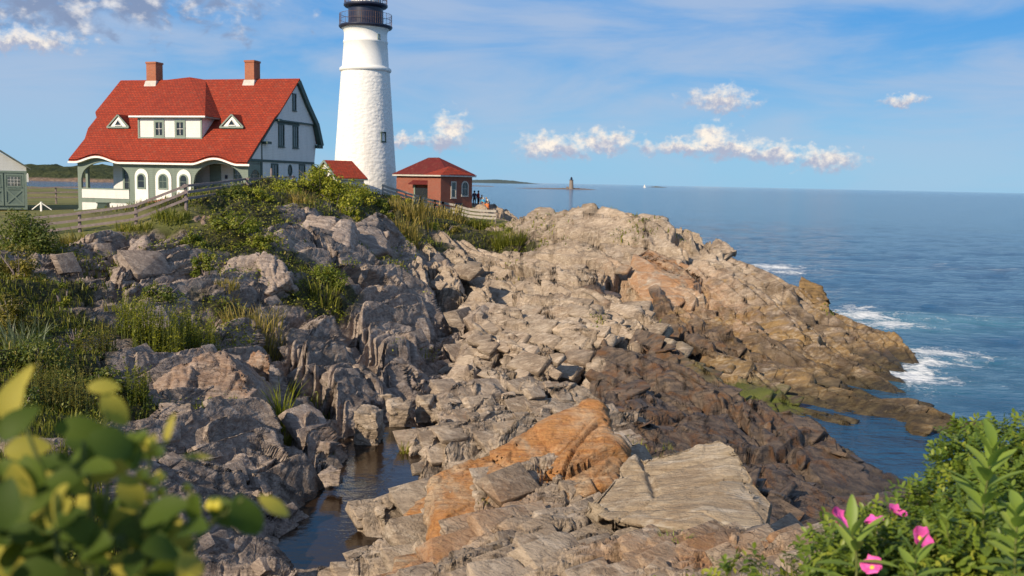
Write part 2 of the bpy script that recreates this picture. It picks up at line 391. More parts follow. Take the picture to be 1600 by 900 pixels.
# headland with the station
g((770, 347, 97, 'L'), (735, 338, 99, 'L'), (700, 325, 101, 'L'), (755, 330, 109, 'L'), (785, 325, 108, 'R'), (785, 340, 103, 'R'), (800, 365, 93, 'R'), (820, 345, 96, 'R'), (720, 122, z(7.8), 'L'), (720, 132, z(5), 'R'), (720, 145, z(-1), 'S'), (790, 121, z(5), 'R'), (800, 130, z(-2), 'S'), (800, 200, z(-6), 'S'),
  (600, 112, z(8.8), 'L'), (640, 112, z(8.6), 'L'), (640, 104, z(8.6), 'L'), (450, 95, z(8.5), 'L'), (350, 79, z(8.1), 'L'), (400, 74, z(8.3), 'L'), (300, 84, z(8.0), 'L'), (125, 80, z(7.8), 'L'), (0, 75, z(7.6), 'L'), (-250, 75, z(7.6), 'L'), (300, 100, z(8), 'L'), (125, 110, z(8), 'L'),
  (500, 130, z(8), 'L'), (500, 160, z(4), 'R'), (500, 190, z(-4), 'S'), (250, 150, z(7.6), 'L'), (50, 150, z(7.8), 'L'), (-250, 150, z(8), 'L'), (70, 185, z(7.6), 'L'), (70, 205, z(3), 'R'), (70, 225, z(-3), 'S'), (-250, 200, z(7), 'L'), (-250, 240, z(-3), 'S'), (300, 180, z(6), 'L'), (300, 210, z(-3), 'S'), (640, 125, z(8), 'L'), (640, 150, z(0), 'R'), (640, 180, z(-5), 'S'))
# bluff on the left and knoll
g((60, 368, 49, 'L'), (105, 366, 49, 'L'), (160, 361, 49.5, 'L'), (213, 353, 50, 'L'), (255, 338, 50, 'L'), (291, 322, 50.5, 'L'), (150, 340, 60, 'L'), (235, 320, 68, 'L'), (60, 330, 70, 'L'), (-250, 50, z(7.9), 'L'), (330, 312, 55, 'V'), (360, 310, 58, 'V'), (420, 300, 62, 'V'), (460, 290, 66, 'V'), (505, 285, 69, 'V'), (560, 293, 79, 'V'), (600, 303, 90, 'V'), (640, 318, 96, 'V'), (690, 336, 97, 'V'), (735, 350, 95, 'V'),
  (45, 395, 42, 'V'), (130, 385, 45.5, 'G'), (-50, 420, 36, 'V'), (250, 375, 47, 'G'), (330, 345, 51, 'V'), (400, 340, 53, 'V'), (480, 320, 60, 'V'), (500, 350, 57, 'G'), (450, 365, 52, 'G'), (520, 395, 53, 'G'), (590, 340, 74, 'V'), (570, 370, 62, 'G'), (650, 350, 86, 'V'), (620, 370, 74, 'V'), (700, 365, 86, 'V'), (780, 370, 90, 'V'), (800, 400, 83, 'V'), (640, 410, 65, 'G'), (700, 410, 70, 'R'), (720, 440, 62, 'R'),
  (180, 390, 45, 'G'), (220, 420, 43, 'G'), (130, 430, 40.5, 'G'), (60, 450, 37, 'V'), (330, 390, 47.5, 'V'), (300, 430, 43, 'G'), (400, 420, 46, 'G'), (390, 455, 43.5, 'G'), (440, 460, 45, 'V'), (510, 440, 49, 'V'), (400, 490, 40.5, 'V'), (330, 500, 38.5, 'G'), (250, 520, 36, 'V'), (180, 500, 37, 'G'), (200, 560, 32.5, 'G'), (60, 560, 29, 'V'), (60, 500, 33, 'V'), (-100, 560, 27, 'V'), (-300, 500, 28, 'V'),
  (560, 450, 50, 'G'), (600, 500, 45, 'G'), (640, 470, 51, 'G'), (500, 500, 43, 'G'), (440, 520, 41, 'G'), (560, 560, 40, 'G'), (500, 560, 37, 'G'), (640, 560, 41, 'G'), (680, 470, 55, 'G'), (690, 520, 47.5, 'G'), (680, 560, 42.5, 'G'), (650, 610, 37, 'G'), (600, 640, 35, 'G'), (610, 600, 38, 'G'), (560, 620, 34.5, 'G'),
  (300, 570, 33, 'G'), (350, 550, 36, 'G'), (240, 610, 30, 'G'), (300, 620, 30, 'G'), (400, 600, 32, 'G'), (450, 640, 30, 'G'), (550, 670, 32, 'G'), (400, 680, 27, 'G'), (300, 690, 26, 'G'), (480, 710, 28, 'G'), (520, 700, 30, 'G'), (430, 790, 23.5, 'G'), (370, 770, 24, 'G'), (420, 850, 21, 'G'), (470, 800, 24, 'G'), (440, 890, 19.5, 'G'), (330, 860, 20, 'G'), (150, 620, 27, 'V'), (100, 690, 22, 'V'), (200, 720, 21, 'G'), (100, 800, 18, 'V'), (250, 800, 19.5, 'G'))
POOL_Z = 2.0
g((560, 30, z(1.25), 'P'), (590, 31.5, z(1.25), 'P'), (575, 27.5, z(1.15), 'P'), (545, 25.5, z(1.15), 'P'), (530, 23.5, z(1.15), 'P'), (510, 21.5, z(1.15), 'P'), (490, 19.5, z(1.15), 'P'), (480, 17, z(1.2), 'P'), (465, 15, z(1.3), 'P'), (600, 28.5, z(1.25), 'P'), (560, 22.5, z(1.25), 'P'))

GPA = np.array([(math.atan2(p[0], p[1]), math.log(math.hypot(p[0], p[1])), p[2]) for p in GP])
GK = [p[3] for p in GP]
KIND = {  # amp, veg, dark, ochre, green, grey, lawn
    'R': (1.0, 0, 0, 0, 0, 0, 0), 'G': (1.0, 0.06, 0, 0, 0, 1, 0), 'D': (0.75, 0, 1, 0, 0, 0, 0), 'O': (0.85, 0, 0.35, 1, 0, 0, 0), 'A': (0.5, 0, 0.6, 0.2, 1, 0, 0),
    'V': (0.55, 1, 0, 0, 0, 0.8, 0), 'L': (0.0, 1, 0, 0, 0, 0.3, 1), 'S': (0.5, 0, 1, 0, 0.1, 0, 0), 'P': (0.08, 0, 1, 0, 0, 0, 0)}
GATT = np.array([KIND[k] for k in GK])
LN = 1.45
def _phi(r): return r ** 1.4
def _rbf_fit():
    X = np.stack([GPA[:, 0], GPA[:, 1] * LN / 1.0], 1)
    n = len(X); d = np.linalg.norm(X[:, None] - X[None], axis=2)
    A = np.zeros((n + 3, n + 3)); A[:n, :n] = _phi(d) - np.eye(n) * 2e-3 * 0
    A[:n, :n] += np.eye(n) * (-1e-3)
    A[:n, n] = 1; A[:n, n + 1:] = X; A[n:, :n] = A[:n, n:].T
    b = np.zeros(n + 3); b[:n] = GPA[:, 2]
    return X, np.linalg.solve(A, b)
RX, RW = _rbf_fit()
def ground_rbf(a, l):
    Q = np.stack([a, l * LN], 1); out = np.zeros(len(Q)); att = np.zeros((len(Q), GATT.shape[1]))
    for i in range(0, len(Q), 20000):
        q = Q[i:i + 20000]; d = np.linalg.norm(q[:, None] - RX[None], axis=2)
        out[i:i + 20000] = _phi(d) @ RW[:-3] + RW[-3] + q @ RW[-2:]
        wt = 1.0 / (d ** 2 + 0.012 ** 2) ** 2
        att[i:i + 20000] = (wt @ GATT) / wt.sum(1)[:, None]
    return out, att
# base surface on a coarse (bearing, log distance) lattice
NA, NL = 330, 700
A0, A1, L0, L1 = R(-52), R(52), math.log(0.5), math.log(300.0)
_ag = np.linspace(A0, A1, NA); _lg = np.linspace(L0, L1, NL)
_AA, _LL = np.meshgrid(_ag, _lg, indexing='ij')
BZ, BATT = ground_rbf(_AA.ravel(), _LL.ravel())
BZ = BZ.reshape(NA, NL); BATT = BATT.reshape(NA, NL, -1)
BZ = np.where(np.exp(_LL) < 1.0, 9.35, BZ)
BZ = np.maximum(BZ, -8.0)
# clefts and joints worn into the bedrock: lines of (photo px, py, metres), half-width, depth
_wx, _wy = np.exp(_LL) * np.sin(_AA), np.exp(_LL) * np.cos(_AA)
def carve(rows, hw, dep):
    global BZ
    p = [at(*r) for r in rows]; best = np.full(BZ.shape, 1e9)
    for a, b in zip(p[:-1], p[1:]):
        dx, dy = b.x - a.x, b.y - a.y; t = np.clip(((_wx - a.x) * dx + (_wy - a.y) * dy) / (dx * dx + dy * dy), 0, 1)
        best = np.minimum(best, np.hypot(_wx - a.x - t * dx, _wy - a.y - t * dy))
    BZ = BZ - dep * (1 - sstep(hw * .35, hw, best))
for c_ in (([(972, 440, 66), (985, 462, 62), (1010, 492, 57.5), (1045, 525, 54), (1075, 548, 52), (1120, 590, 47.5)], 2.0, 2.3),
           ([(705, 462, 58), (698, 510, 49.5), (675, 560, 42.5), (640, 620, 36.5), (612, 665, 33.5)], 1.7, 1.5),
           ([(735, 425, 68), (775, 455, 61), (830, 510, 52), (905, 570, 43.5)], 0.9, 0.9), ([(790, 430, 68), (870, 470, 58), (960, 505, 51)], 0.8, 0.8),
           ([(700, 560, 43), (770, 600, 39), (870, 625, 36.5)], 0.8, 0.8), ([(690, 640, 34.5), (760, 655, 32.5), (850, 650, 32.5)], 0.7, 0.7),
           ([(905, 560, 45), (890, 600, 41), (905, 635, 36.5), (965, 655, 34)], 1.3, 1.1), ([(520, 470, 47), (560, 520, 42), (590, 580, 38)], 1.1, 1.1), ([(400, 510, 41), (470, 570, 36), (520, 640, 32)], 1.0, 1.0),
           ([(440, 560, 36), (430, 640, 30), (470, 700, 28)], 0.9, 0.8), ([(920, 375, 78), (985, 405, 71), (1090, 450, 65), (1200, 500, 60)], 1.0, 0.8), ([(1060, 380, 75), (1140, 430, 69), (1250, 490, 64), (1380, 560, 58)], 1.0, 0.7),
           ([(1100, 520, 57), (1200, 560, 54), (1330, 610, 50)], 0.9, 0.7), ([(1130, 640, 38.5), (1180, 690, 35.5), (1250, 745, 32)], 0.7, 0.6), ([(1010, 600, 40.5), (1090, 620, 39), (1150, 655, 37)], 0.7, 0.5)):
    carve(*c_)
def lattice(F, a, l):
    i = np.clip((a - A0) / (A1 - A0) * (NA - 1), 0, NA - 1.001); j = np.clip((l - L0) / (L1 - L0) * (NL - 1), 0, NL - 1.001)
    i0 = i.astype(int); j0 = j.astype(int); fi = i - i0; fj = j - j0
    if F.ndim == 3: fi = fi[:, None]; fj = fj[:, None]
    return (F[i0, j0] * (1 - fi) + F[i0 + 1, j0] * fi) * (1 - fj) + (F[i0, j0 + 1] * (1 - fi) + F[i0 + 1, j0 + 1] * fi) * fj
def base_z(x, y):
    return float(lattice(BZ, np.array([math.atan2(x, y)]), np.array([math.log(max(0.5, math.hypot(x, y)))]))[0])
QUALITY = 1.0
NC, NR = int(1300 * QUALITY), int(1500 * QUALITY)
ca = np.concatenate([np.linspace(A0, R(-31), 50)[:-1], np.linspace(R(-31), R(31), NC), np.linspace(R(31), A1, 50)[1:]])
nc = len(ca)
def grid_normals(P, n0, n1):
    G = P.reshape(n0, n1, 3); du = np.gradient(G, axis=0); dv = np.gradient(G, axis=1)
    N = np.cross(du, dv); N /= np.linalg.norm(N, axis=2, keepdims=True) + 1e-12
    N = np.where(N[..., 2:3] < 0, -N, N); return N.reshape(-1, 3).astype(np.float32)
def base_normals(a, l):
    e = 0.006; r = np.exp(l); z0 = lattice(BZ, a, l)
    def pt(a_, l_):
        r_ = np.exp(l_); return np.stack([r_ * np.sin(a_), r_ * np.cos(a_), lattice(BZ, a_, l_)], 1)
    N = np.cross(pt(a + e, l) - pt(a - e, l), pt(a, l + e) - pt(a, l - e)); N /= np.linalg.norm(N, axis=1, keepdims=True) + 1e-12
    return np.where(N[:, 2:3] < 0, -N, N).astype(np.float32)
# long open joints: along the strike, and shorter ones across it
_jr = random.Random(17); JOINTS = []
for _ in range(150):
    x_, y_, z_, k_ = _jr.choice(GP)
    if k_ not in 'RGOD' or y_ < 11 or y_ > 95 or z_ < .2: continue
    st_ = -44 if (k_ != 'G' and y_ > 38) else (38 if k_ != 'G' else 62)
    cross = _jr.random() < .4; a_ = R(st_ + (78 if cross else 0) + _jr.gauss(0, 9)); L_ = (y_ * .05 if cross else y_ * .16) * _jr.uniform(.6, 1.5); hw_ = (.05 + .0048 * y_) * _jr.uniform(.6, 1.4)
    x_ += _jr.gauss(0, .04) * y_; y_ += _jr.gauss(0, .05) * y_
    JOINTS.append((x_, y_, math.cos(a_), math.sin(a_), L_, hw_, hw_ * _jr.uniform(1.4, 2.6)))
def joint_depth(x, y):
    out = np.zeros(len(x), np.float32); wob = (.25 * vnoise(np.stack([x / 1.6, y / 1.6, x * 0], 1), 71)).astype(np.float32)
    for cx_, cy_, dx_, dy_, L_, hw_, dp_ in JOINTS:
        i = np.nonzero((np.abs(x - cx_) < L_ + 1) & (np.abs(y - cy_) < L_ + 1))[0]
        if len(i) == 0: continue
        rx_, ry_ = x[i] - cx_, y[i] - cy_; t_ = rx_ * dx_ + ry_ * dy_; d_ = np.abs(-rx_ * dy_ + ry_ * dx_ + wob[i] * min(1, L_ * .2))
        out[i] = np.maximum(out[i], dp_ * (1 - sstep(hw_ * .25, hw_, d_)) * (1 - sstep(L_ * .7, L_, np.abs(t_))))
    return out
def terrain_weights(ATT, D0):
    wl = np.clip(ATT[:, 5] + ATT[:, 1] * 0.3, 0, 1)      # which rock fabric: bluff on the left / ledges near / promontory
    wf = sstep(36, 44, D0) * (1 - wl); wn = np.clip(1 - wl - wf, 0, 1)
    wl = sstep(0.3, 0.7, wl); tot = wl + wf + wn
    near_f = 0.15 + 0.85 * sstep(10, 34, D0); lw = 1 - np.clip(ATT[:, 6], 0, 1)
    ampf = ATT[:, 0] * near_f * lw * (0.55 + 0.45 * sstep(3.5, 9, D0))
    return [((q / tot).astype(np.float32), f, sd) for q, f, sd in ((wn, FAB_NEAR, 100), (wf, FAB_FAR, 200), (wl, FAB_LEFT, 300))], ampf.astype(np.float32)
def near_amp(D0): return 0.15 + 0.85 * sstep(10, 34, D0)
def terrain_points(fa, fl):
    rr = np.exp(fl); P0 = np.stack([rr * np.sin(fa), rr * np.cos(fa), lattice(BZ, fa, fl)], 1).astype(np.float32)
    ATT = lattice(BATT, fa, fl); N0 = base_normals(fa, fl); D0 = rr.astype(np.float32)
    ws, ampf = terrain_weights(ATT, D0)
    n_ = len(P0); rel = np.zeros(n_, np.float32); c2 = np.zeros(n_, np.float32); nd = np.zeros((n_, 3), np.float32)
    for wgt, fab, seed in ws:
        idx = np.nonzero((wgt > 0.02) & (ampf > 0.02))[0]
        if len(idx) == 0: continue
        r_, k1, k2 = relief_large(P0[idx], fab, seed)
        rel[idx] += wgt[idx] * r_; c2[idx] += wgt[idx] * k2; nd[idx] += wgt[idx][:, None] * fab[2]
    dirn = N0 * 0.45 + nd * 0.65; dirn /= np.linalg.norm(dirn, axis=1, keepdims=True)
    PX = P0 + dirn * (rel * ampf)[:, None]; PX[:, 2] -= joint_depth(P0[:, 0], P0[:, 1]) * np.clip(ampf / (near_amp(D0) + .01), 0, 1)
    return PX, ATT, c2, D0, ws, ampf
def arc_rows(Pc, rad, l, n):
    """spread n rows so that they are even in what shows from around the camera"""
    h = np.hypot(Pc[..., 0], Pc[..., 1]); dep = np.arctan2(Pc[..., 2] - CAM_Z, h)
    seg = np.abs(np.diff(dep, axis=1)); d3 = np.linalg.norm(np.diff(Pc, axis=1), axis=2) / rad[:, 1:]
    seg = seg + 0.2 * d3 + 2e-5; seg = np.where(rad[:, 1:] < 8, seg * 0.35, seg)
    s = np.concatenate([np.zeros((len(Pc), 1)), np.cumsum(seg, 1)], 1)
    return np.stack([np.interp(np.linspace(0, s[i, -1], n), s[i], l[i]) for i in range(len(Pc))])
lf = np.linspace(L0, L1, 1600); acs = np.linspace(A0, A1, 130)
ga, gl = np.repeat(acs[:, None], 1600, 1), np.repeat(lf[None], 130, 0)
zc = lattice(BZ, ga.ravel(), gl.ravel()).reshape(130, 1600); rg_ = np.exp(gl)
TLs = arc_rows(np.stack([rg_ * np.sin(ga), rg_ * np.cos(ga), zc], 2), rg_, gl, NR)
TL = np.stack([np.interp(ca, acs, TLs[:, j]) for j in range(NR)], 1)
for _pass in range(1):
    sub = np.arange(0, nc, 2); lfine = np.stack([np.interp(np.linspace(0, NR - 1, 1300), np.arange(NR), TL[i]) for i in sub])
    Pc = terrain_points(np.repeat(ca[sub][:, None], 1300, 1).ravel(), lfine.ravel())[0]
    TLs = arc_rows(Pc.reshape(len(sub), 1300, 3), np.exp(lfine), lfine, NR)
    for _ in range(4): TLs[1:-1] = (TLs[:-2] + 2 * TLs[1:-1] + TLs[2:]) / 4
    TL = np.stack([np.interp(ca, ca[sub], TLs[:, j]) for j in range(NR)], 1)
TA = np.repeat(ca[:, None], NR, 1)
P1, ATT, cell2, D0, WS, ampf = terrain_points(TA.ravel(), TL.ravel())
N1 = grid_normals(P1, nc, NR); cell3 = np.zeros(len(P1), np.float32); rel = np.zeros(len(P1), np.float32)
for wgt, fab, seed in WS:
    idx = np.nonzero((wgt > 0.02) & (ampf > 0.02))[0]
    if len(idx):
        r_, k3 = relief_fine(P1[idx].astype(np.float32), fab, D0[idx], seed)
        rel[idx] += wgt[idx] * r_; cell3[idx] += wgt[idx] * k3
smooth_ = 1 - 0.45 * np.clip(ATT[:, 2] - ATT[:, 3] * .6, 0, 1) - 0.38 * sstep(52, 66, D0) * np.clip(1 - ATT[:, 5], 0, 1)
rel = rel * smooth_ * ampf / (0.15 + 0.85 * sstep(10, 34, D0)) * (0.62 + 0.38 * sstep(9, 30, D0)) + 0.02 * vnoise(P1 / 0.9, 5) * (1 - np.clip(ATT[:, 6], 0, 1))
P1 = (P1 + N1 * rel[:, None]).astype(np.float32)
TERR_Z = P1[:, 2].reshape(nc, NR); TERR = P1.reshape(nc, NR, 3)
def ground(x, y):
    """height of the finished ground below a point (nearest lattice column, by distance)"""
    a = math.atan2(x, y); i = int(np.clip(np.searchsorted(ca, a), 1, nc - 1))
    if abs(ca[i - 1] - a) < abs(ca[i] - a): i -= 1
    rad = np.hypot(TERR[i, :, 0], TERR[i, :, 1]); j = int(np.argmin(np.abs(rad - math.hypot(x, y))))
    return float(TERR_Z[i, j])
ii, jj = np.meshgrid(np.arange(nc - 1), np.arange(NR - 1), indexing='ij')
v00 = (ii * NR + jj).ravel()
TF = np.stack([v00, v00 + NR, v00 + NR + 1, v00 + 1], 1)

# ------------------------------------------------------------------ rock material
def rock_material(name, base_a, base_b, vein, masks=True, strike=(0.78, 0.62, 0.0), orange=0.12, crack=0.5, grain=0.5):
    m, t = material(name)
    geo = t.n('ShaderNodeNewGeometry'); pos = geo.outputs['Position']
    if masks:
        at1 = t.n('ShaderNodeAttribute', attribute_name='zone_a'); s1 = t.n('ShaderNodeSeparateColor'); t.link(at1.outputs['Color'], s1.inputs[0])
        at2 = t.n('ShaderNodeAttribute', attribute_name='zone_b'); s2 = t.n('ShaderNodeSeparateColor'); t.link(at2.outputs['Color'], s2.inputs[0])
        veg, dark, ochre = s1.outputs; green, grey, cell = s2.outputs; stain = at1.outputs['Alpha']; lawn = at2.outputs['Alpha']
    ang = math.degrees(math.atan2(strike[1], strike[0]))
    lay = t.mapping(pos, rot=(R(35), 0, R(-ang)), scale=(0.30, 2.6, 2.6))
    n1 = t.noise(lay, 1.6, 8, 0.62, dist=0.6)
    n2 = t.noise(pos, 0.7, 5, 0.6)
    n3 = t.noise(lay, 7.0, 6, 0.65)
    n4 = t.noise(pos, 14.0, 5, 0.7)
    c = t.mix(t.rng(n2, 0.32, 0.68), base_a, base_b)
    c = t.mix(t.rng(n1, 0.52, 0.70), c, vein)
    c = t.mix(t.math('MULTIPLY', t.rng(n3, 0.60, 0.75), 0.6), c, tuple(min(1, q * 1.35) for q in base_b))
    c = t.mix(t.math('MULTIPLY', t.rng(n3, 0.45, 0.30), 0.55), c, tuple(q * 0.50 for q in base_a))
    if masks:
        c = t.mix(t.math('MULTIPLY', grey, 0.75), c, t.mix(t.rng(n1, 0.35, 0.68), (0.15, 0.115, 0.105), (0.42, 0.345, 0.30)))  # shade on the bluff painted in as a greyer rock colour
        cl = t.rng(cell, 0, 1, 0.68, 1.25)
        c = t.vmath('MULTIPLY', c, t.n('ShaderNodeCombineXYZ').outputs[0]) if False else t.mix(1.0, c, cl, 'MULTIPLY')
    wv = t.vmath('ADD', t.mapping(pos, rot=(R(30), 0, R(-ang)), scale=(0.55, 1.0, 1.7)), t.vmath('SCALE', t.noise(pos, 1.3, 5, 0.6, out=1), scale=0.55))
    vo = t.n('ShaderNodeTexVoronoi', feature='DISTANCE_TO_EDGE'); t.link(wv, vo.inputs['Vector']); vo.inputs['Scale'].default_value = 1.15
    vo2 = t.n('ShaderNodeTexVoronoi', feature='DISTANCE_TO_EDGE'); t.link(wv, vo2.inputs['Vector']); vo2.inputs['Scale'].default_value = 3.7
    crk = t.math('MULTIPLY', t.rng(vo.outputs['Distance'], 0.0, 0.035), t.rng(vo2.outputs['Distance'], -0.02, 0.05))
    crm = t.math('MULTIPLY', t.math('SUBTRACT', 1.0, crk), t.rng(t.noise(pos, 0.8, 4, 0.6), 0.42, 0.60))
    crk = t.math('SUBTRACT', 1.0, t.math('MULTIPLY', crm, crack))
    c = t.mix(t.math('MULTIPLY', crm, 0.55 * crack), c, tuple(q * 0.30 for q in base_a))
    gl = t.mapping(pos, rot=(R(35), R(8), R(-ang)), scale=(0.10, 4.0, 7.0))
    g1 = t.noise(gl, 1.5, 7, 0.68, dist=0.9)
    c = t.mix(t.math('MULTIPLY', t.rng(g1, 0.52, 0.66), grain), c, tuple(min(.7, q * 1.30) for q in base_b))
    c = t.mix(t.math('MULTIPLY', t.rng(g1, 0.48, 0.36), grain), c, tuple(q * 0.55 for q in base_a))
    spk = t.noise(pos, 38.0, 3, 0.7)
    c = t.mix(t.rng(spk, 0.60, 0.72, 0, 0.35), c, (0.05, 0.042, 0.036))
    on = t.noise(pos, 0.9, 6, 0.66, dist=0.8)
    of = t.rng(on, 0.60, 0.74, 0, 0.65) if not masks else t.math('MAXIMUM', t.rng(on, 0.62, 0.76, 0, 0.5), t.math('MULTIPLY', stain, t.rng(on, 0.36, 0.55)))
    if orange > 0: c = t.mix(t.math('MULTIPLY', of, min(1.0, orange * 6)), c, t.mix(t.rng(n3, 0.35, 0.65), (0.30, 0.105, 0.022), (0.46, 0.21, 0.055)))
    rough = 0.85
    if masks:
        wn_ = t.noise(pos, 0.55, 6, 0.62)
        df = t.rng(t.math('ADD', dark, t.math('MULTIPLY', t.math('SUBTRACT', wn_, 0.5), 1.1)), 0.30, 0.62)
        dc = t.mix(t.rng(n1, 0.38, 0.62), (0.052, 0.041, 0.036), (0.165, 0.120, 0.086))
        dc = t.mix(t.rng(on, 0.50, 0.64, 0, 0.8), dc, (0.15, 0.068, 0.022))
        c = t.mix(df, c, dc)
        # weed and ochre wrack on the promontory
        sz = t.n('ShaderNodeSeparateXYZ'); t.link(pos, sz.inputs[0])
        on2 = t.noise(t.mapping(pos, rot=(0, 0, R(44)), scale=(0.5, 1.6, 1.6)), 0.9, 7, 0.66, dist=0.5)
        oc = t.math('MULTIPLY', ochre, t.rng(t.math('ADD', t.math('MULTIPLY', sz.outputs[2], -0.06), on2), 0.24, 0.40))
        okc = t.mix(t.rng(on2, 0.36, 0.64), (0.060, 0.036, 0.020), (0.30, 0.185, 0.062))
        okc = t.mix(t.rng(n1, 0.50, 0.64, 0, 0.75), okc, (0.38, 0.30, 0.20))
        okc = t.mix(t.rng(t.noise(t.mapping(pos, rot=(0, 0, R(44)), scale=(0.35, 1.0, 1.0), loc=(4, 2, 1)), 0.55, 7, 0.68), 0.47, 0.56, 0, 0.85), okc, (0.050, 0.033, 0.022))
        c = t.mix(t.math('MULTIPLY', oc, 0.88), c, okc)
        wet_ = t.math('MULTIPLY', t.rng(t.math('ADD', sz.outputs[2], t.math('MULTIPLY', n2, 1.3)), 1.55, 0.95), t.rng(dark, -0.2, 0.3))
        c = t.mix(t.math('MULTIPLY', wet_, 0.85), c, t.mix(t.rng(n1, 0.4, 0.6), (0.018, 0.014, 0.010), (0.060, 0.045, 0.018)))
        c = t.mix(t.math('MULTIPLY', green, t.rng(on2, 0.40, 0.54)), c, t.mix(n3, (0.045, 0.055, 0.010), (0.14, 0.16, 0.02)))
        # soil, dry grass and lawn where plants grow
        vf = t.rng(t.math('ADD', veg, t.math('MULTIPLY', t.math('SUBTRACT', t.noise(pos, 0.6, 6, 0.62), 0.5), 1.5)), 0.35, 0.66)
        vc = t.mix(t.rng(n4, 0.35, 0.65), (0.030, 0.030, 0.012), (0.080, 0.075, 0.026))
        vc = t.mix(t.math('MULTIPLY', lawn, 0.95), vc, t.mix(t.rng(t.noise(pos, 0.25, 5, 0.6), 0.35, 0.65), (0.115, 0.135, 0.030), (0.22, 0.19, 0.060)))
        c = t.mix(vf, c, vc)
        rough = t.math('SUBTRACT', 0.88, t.math('ADD', t.math('MULTIPLY', df, 0.38), t.math('MULTIPLY', wet_, 0.2)), clamp=True)
    b0 = t.bump(g1, 0.8 * min(1, grain + .2), 0.05, t.bump(crk, 0.9, 0.06))
    b1 = t.bump(n3, 0.9, 0.07, b0)
    b2 = t.bump(n4, 0.7, 0.03, b1)
    b3 = t.bump(t.noise(lay, 22, 4, 0.7), 0.45, 0.010, b2)
    finish(t, c, rough, b3, spec=0.35)
    return m
ROCK = rock_material('bedrock', (0.245, 0.182, 0.130), (0.425, 0.342, 0.258), (0.55, 0.465, 0.37), strike=(0.7, 0.3, 0))
# angular joint blocks, part of the bedrock: broken out along strike, dip and bedding
def hull_template(seed, pts=None, bevel=0.06):
    r = random.Random(seed); bm = bmesh.new()
    if pts is None:
        pts = []
        for sx in (-1, 1):
            for sy in (-1, 1):
                for sz in (-1, 1):
                    k = r.random()
                    p = [sx * r.uniform(0.62, 1), sy * r.uniform(0.6, 1), sz * r.uniform(0.7, 1)]
                    if k < 0.30: # a broken corner: three points instead of one
                        q = r.uniform(0.25, 0.6)
                        for ax in range(3):
                            pp = list(p); pp[ax] *= 1 - q * r.uniform(0.6, 1.4); pts.append(pp)
                    else: pts.append(p)
    for p in pts: bm.verts.new(p)
    res = bmesh.ops.convex_hull(bm, input=bm.verts)
    bmesh.ops.delete(bm, geom=[e for e in set(res['geom_interior'] + res['geom_unused']) if isinstance(e, bmesh.types.BMVert)], context='VERTS')
    bmesh.ops.dissolve_limit(bm, angle_limit=R(6), verts=bm.verts, edges=bm.edges)
    if bevel: bmesh.ops.bevel(bm, geom=list(bm.edges), offset=bevel, offset_type='OFFSET', segments=1, profile=0.6, affect='EDGES', clamp_overlap=True)
    bmesh.ops.triangulate(bm, faces=bm.faces)
    bm.verts.ensure_lookup_table(); bm.verts.index_update()
    V = np.array([v.co[:] for v in bm.verts], np.float32); F = np.array([[v.index for v in f.verts] for f in bm.faces], np.int32)
    bm.free(); return V, F
TEMPL = [hull_template(i, bevel=0.022) for i in range(40)]
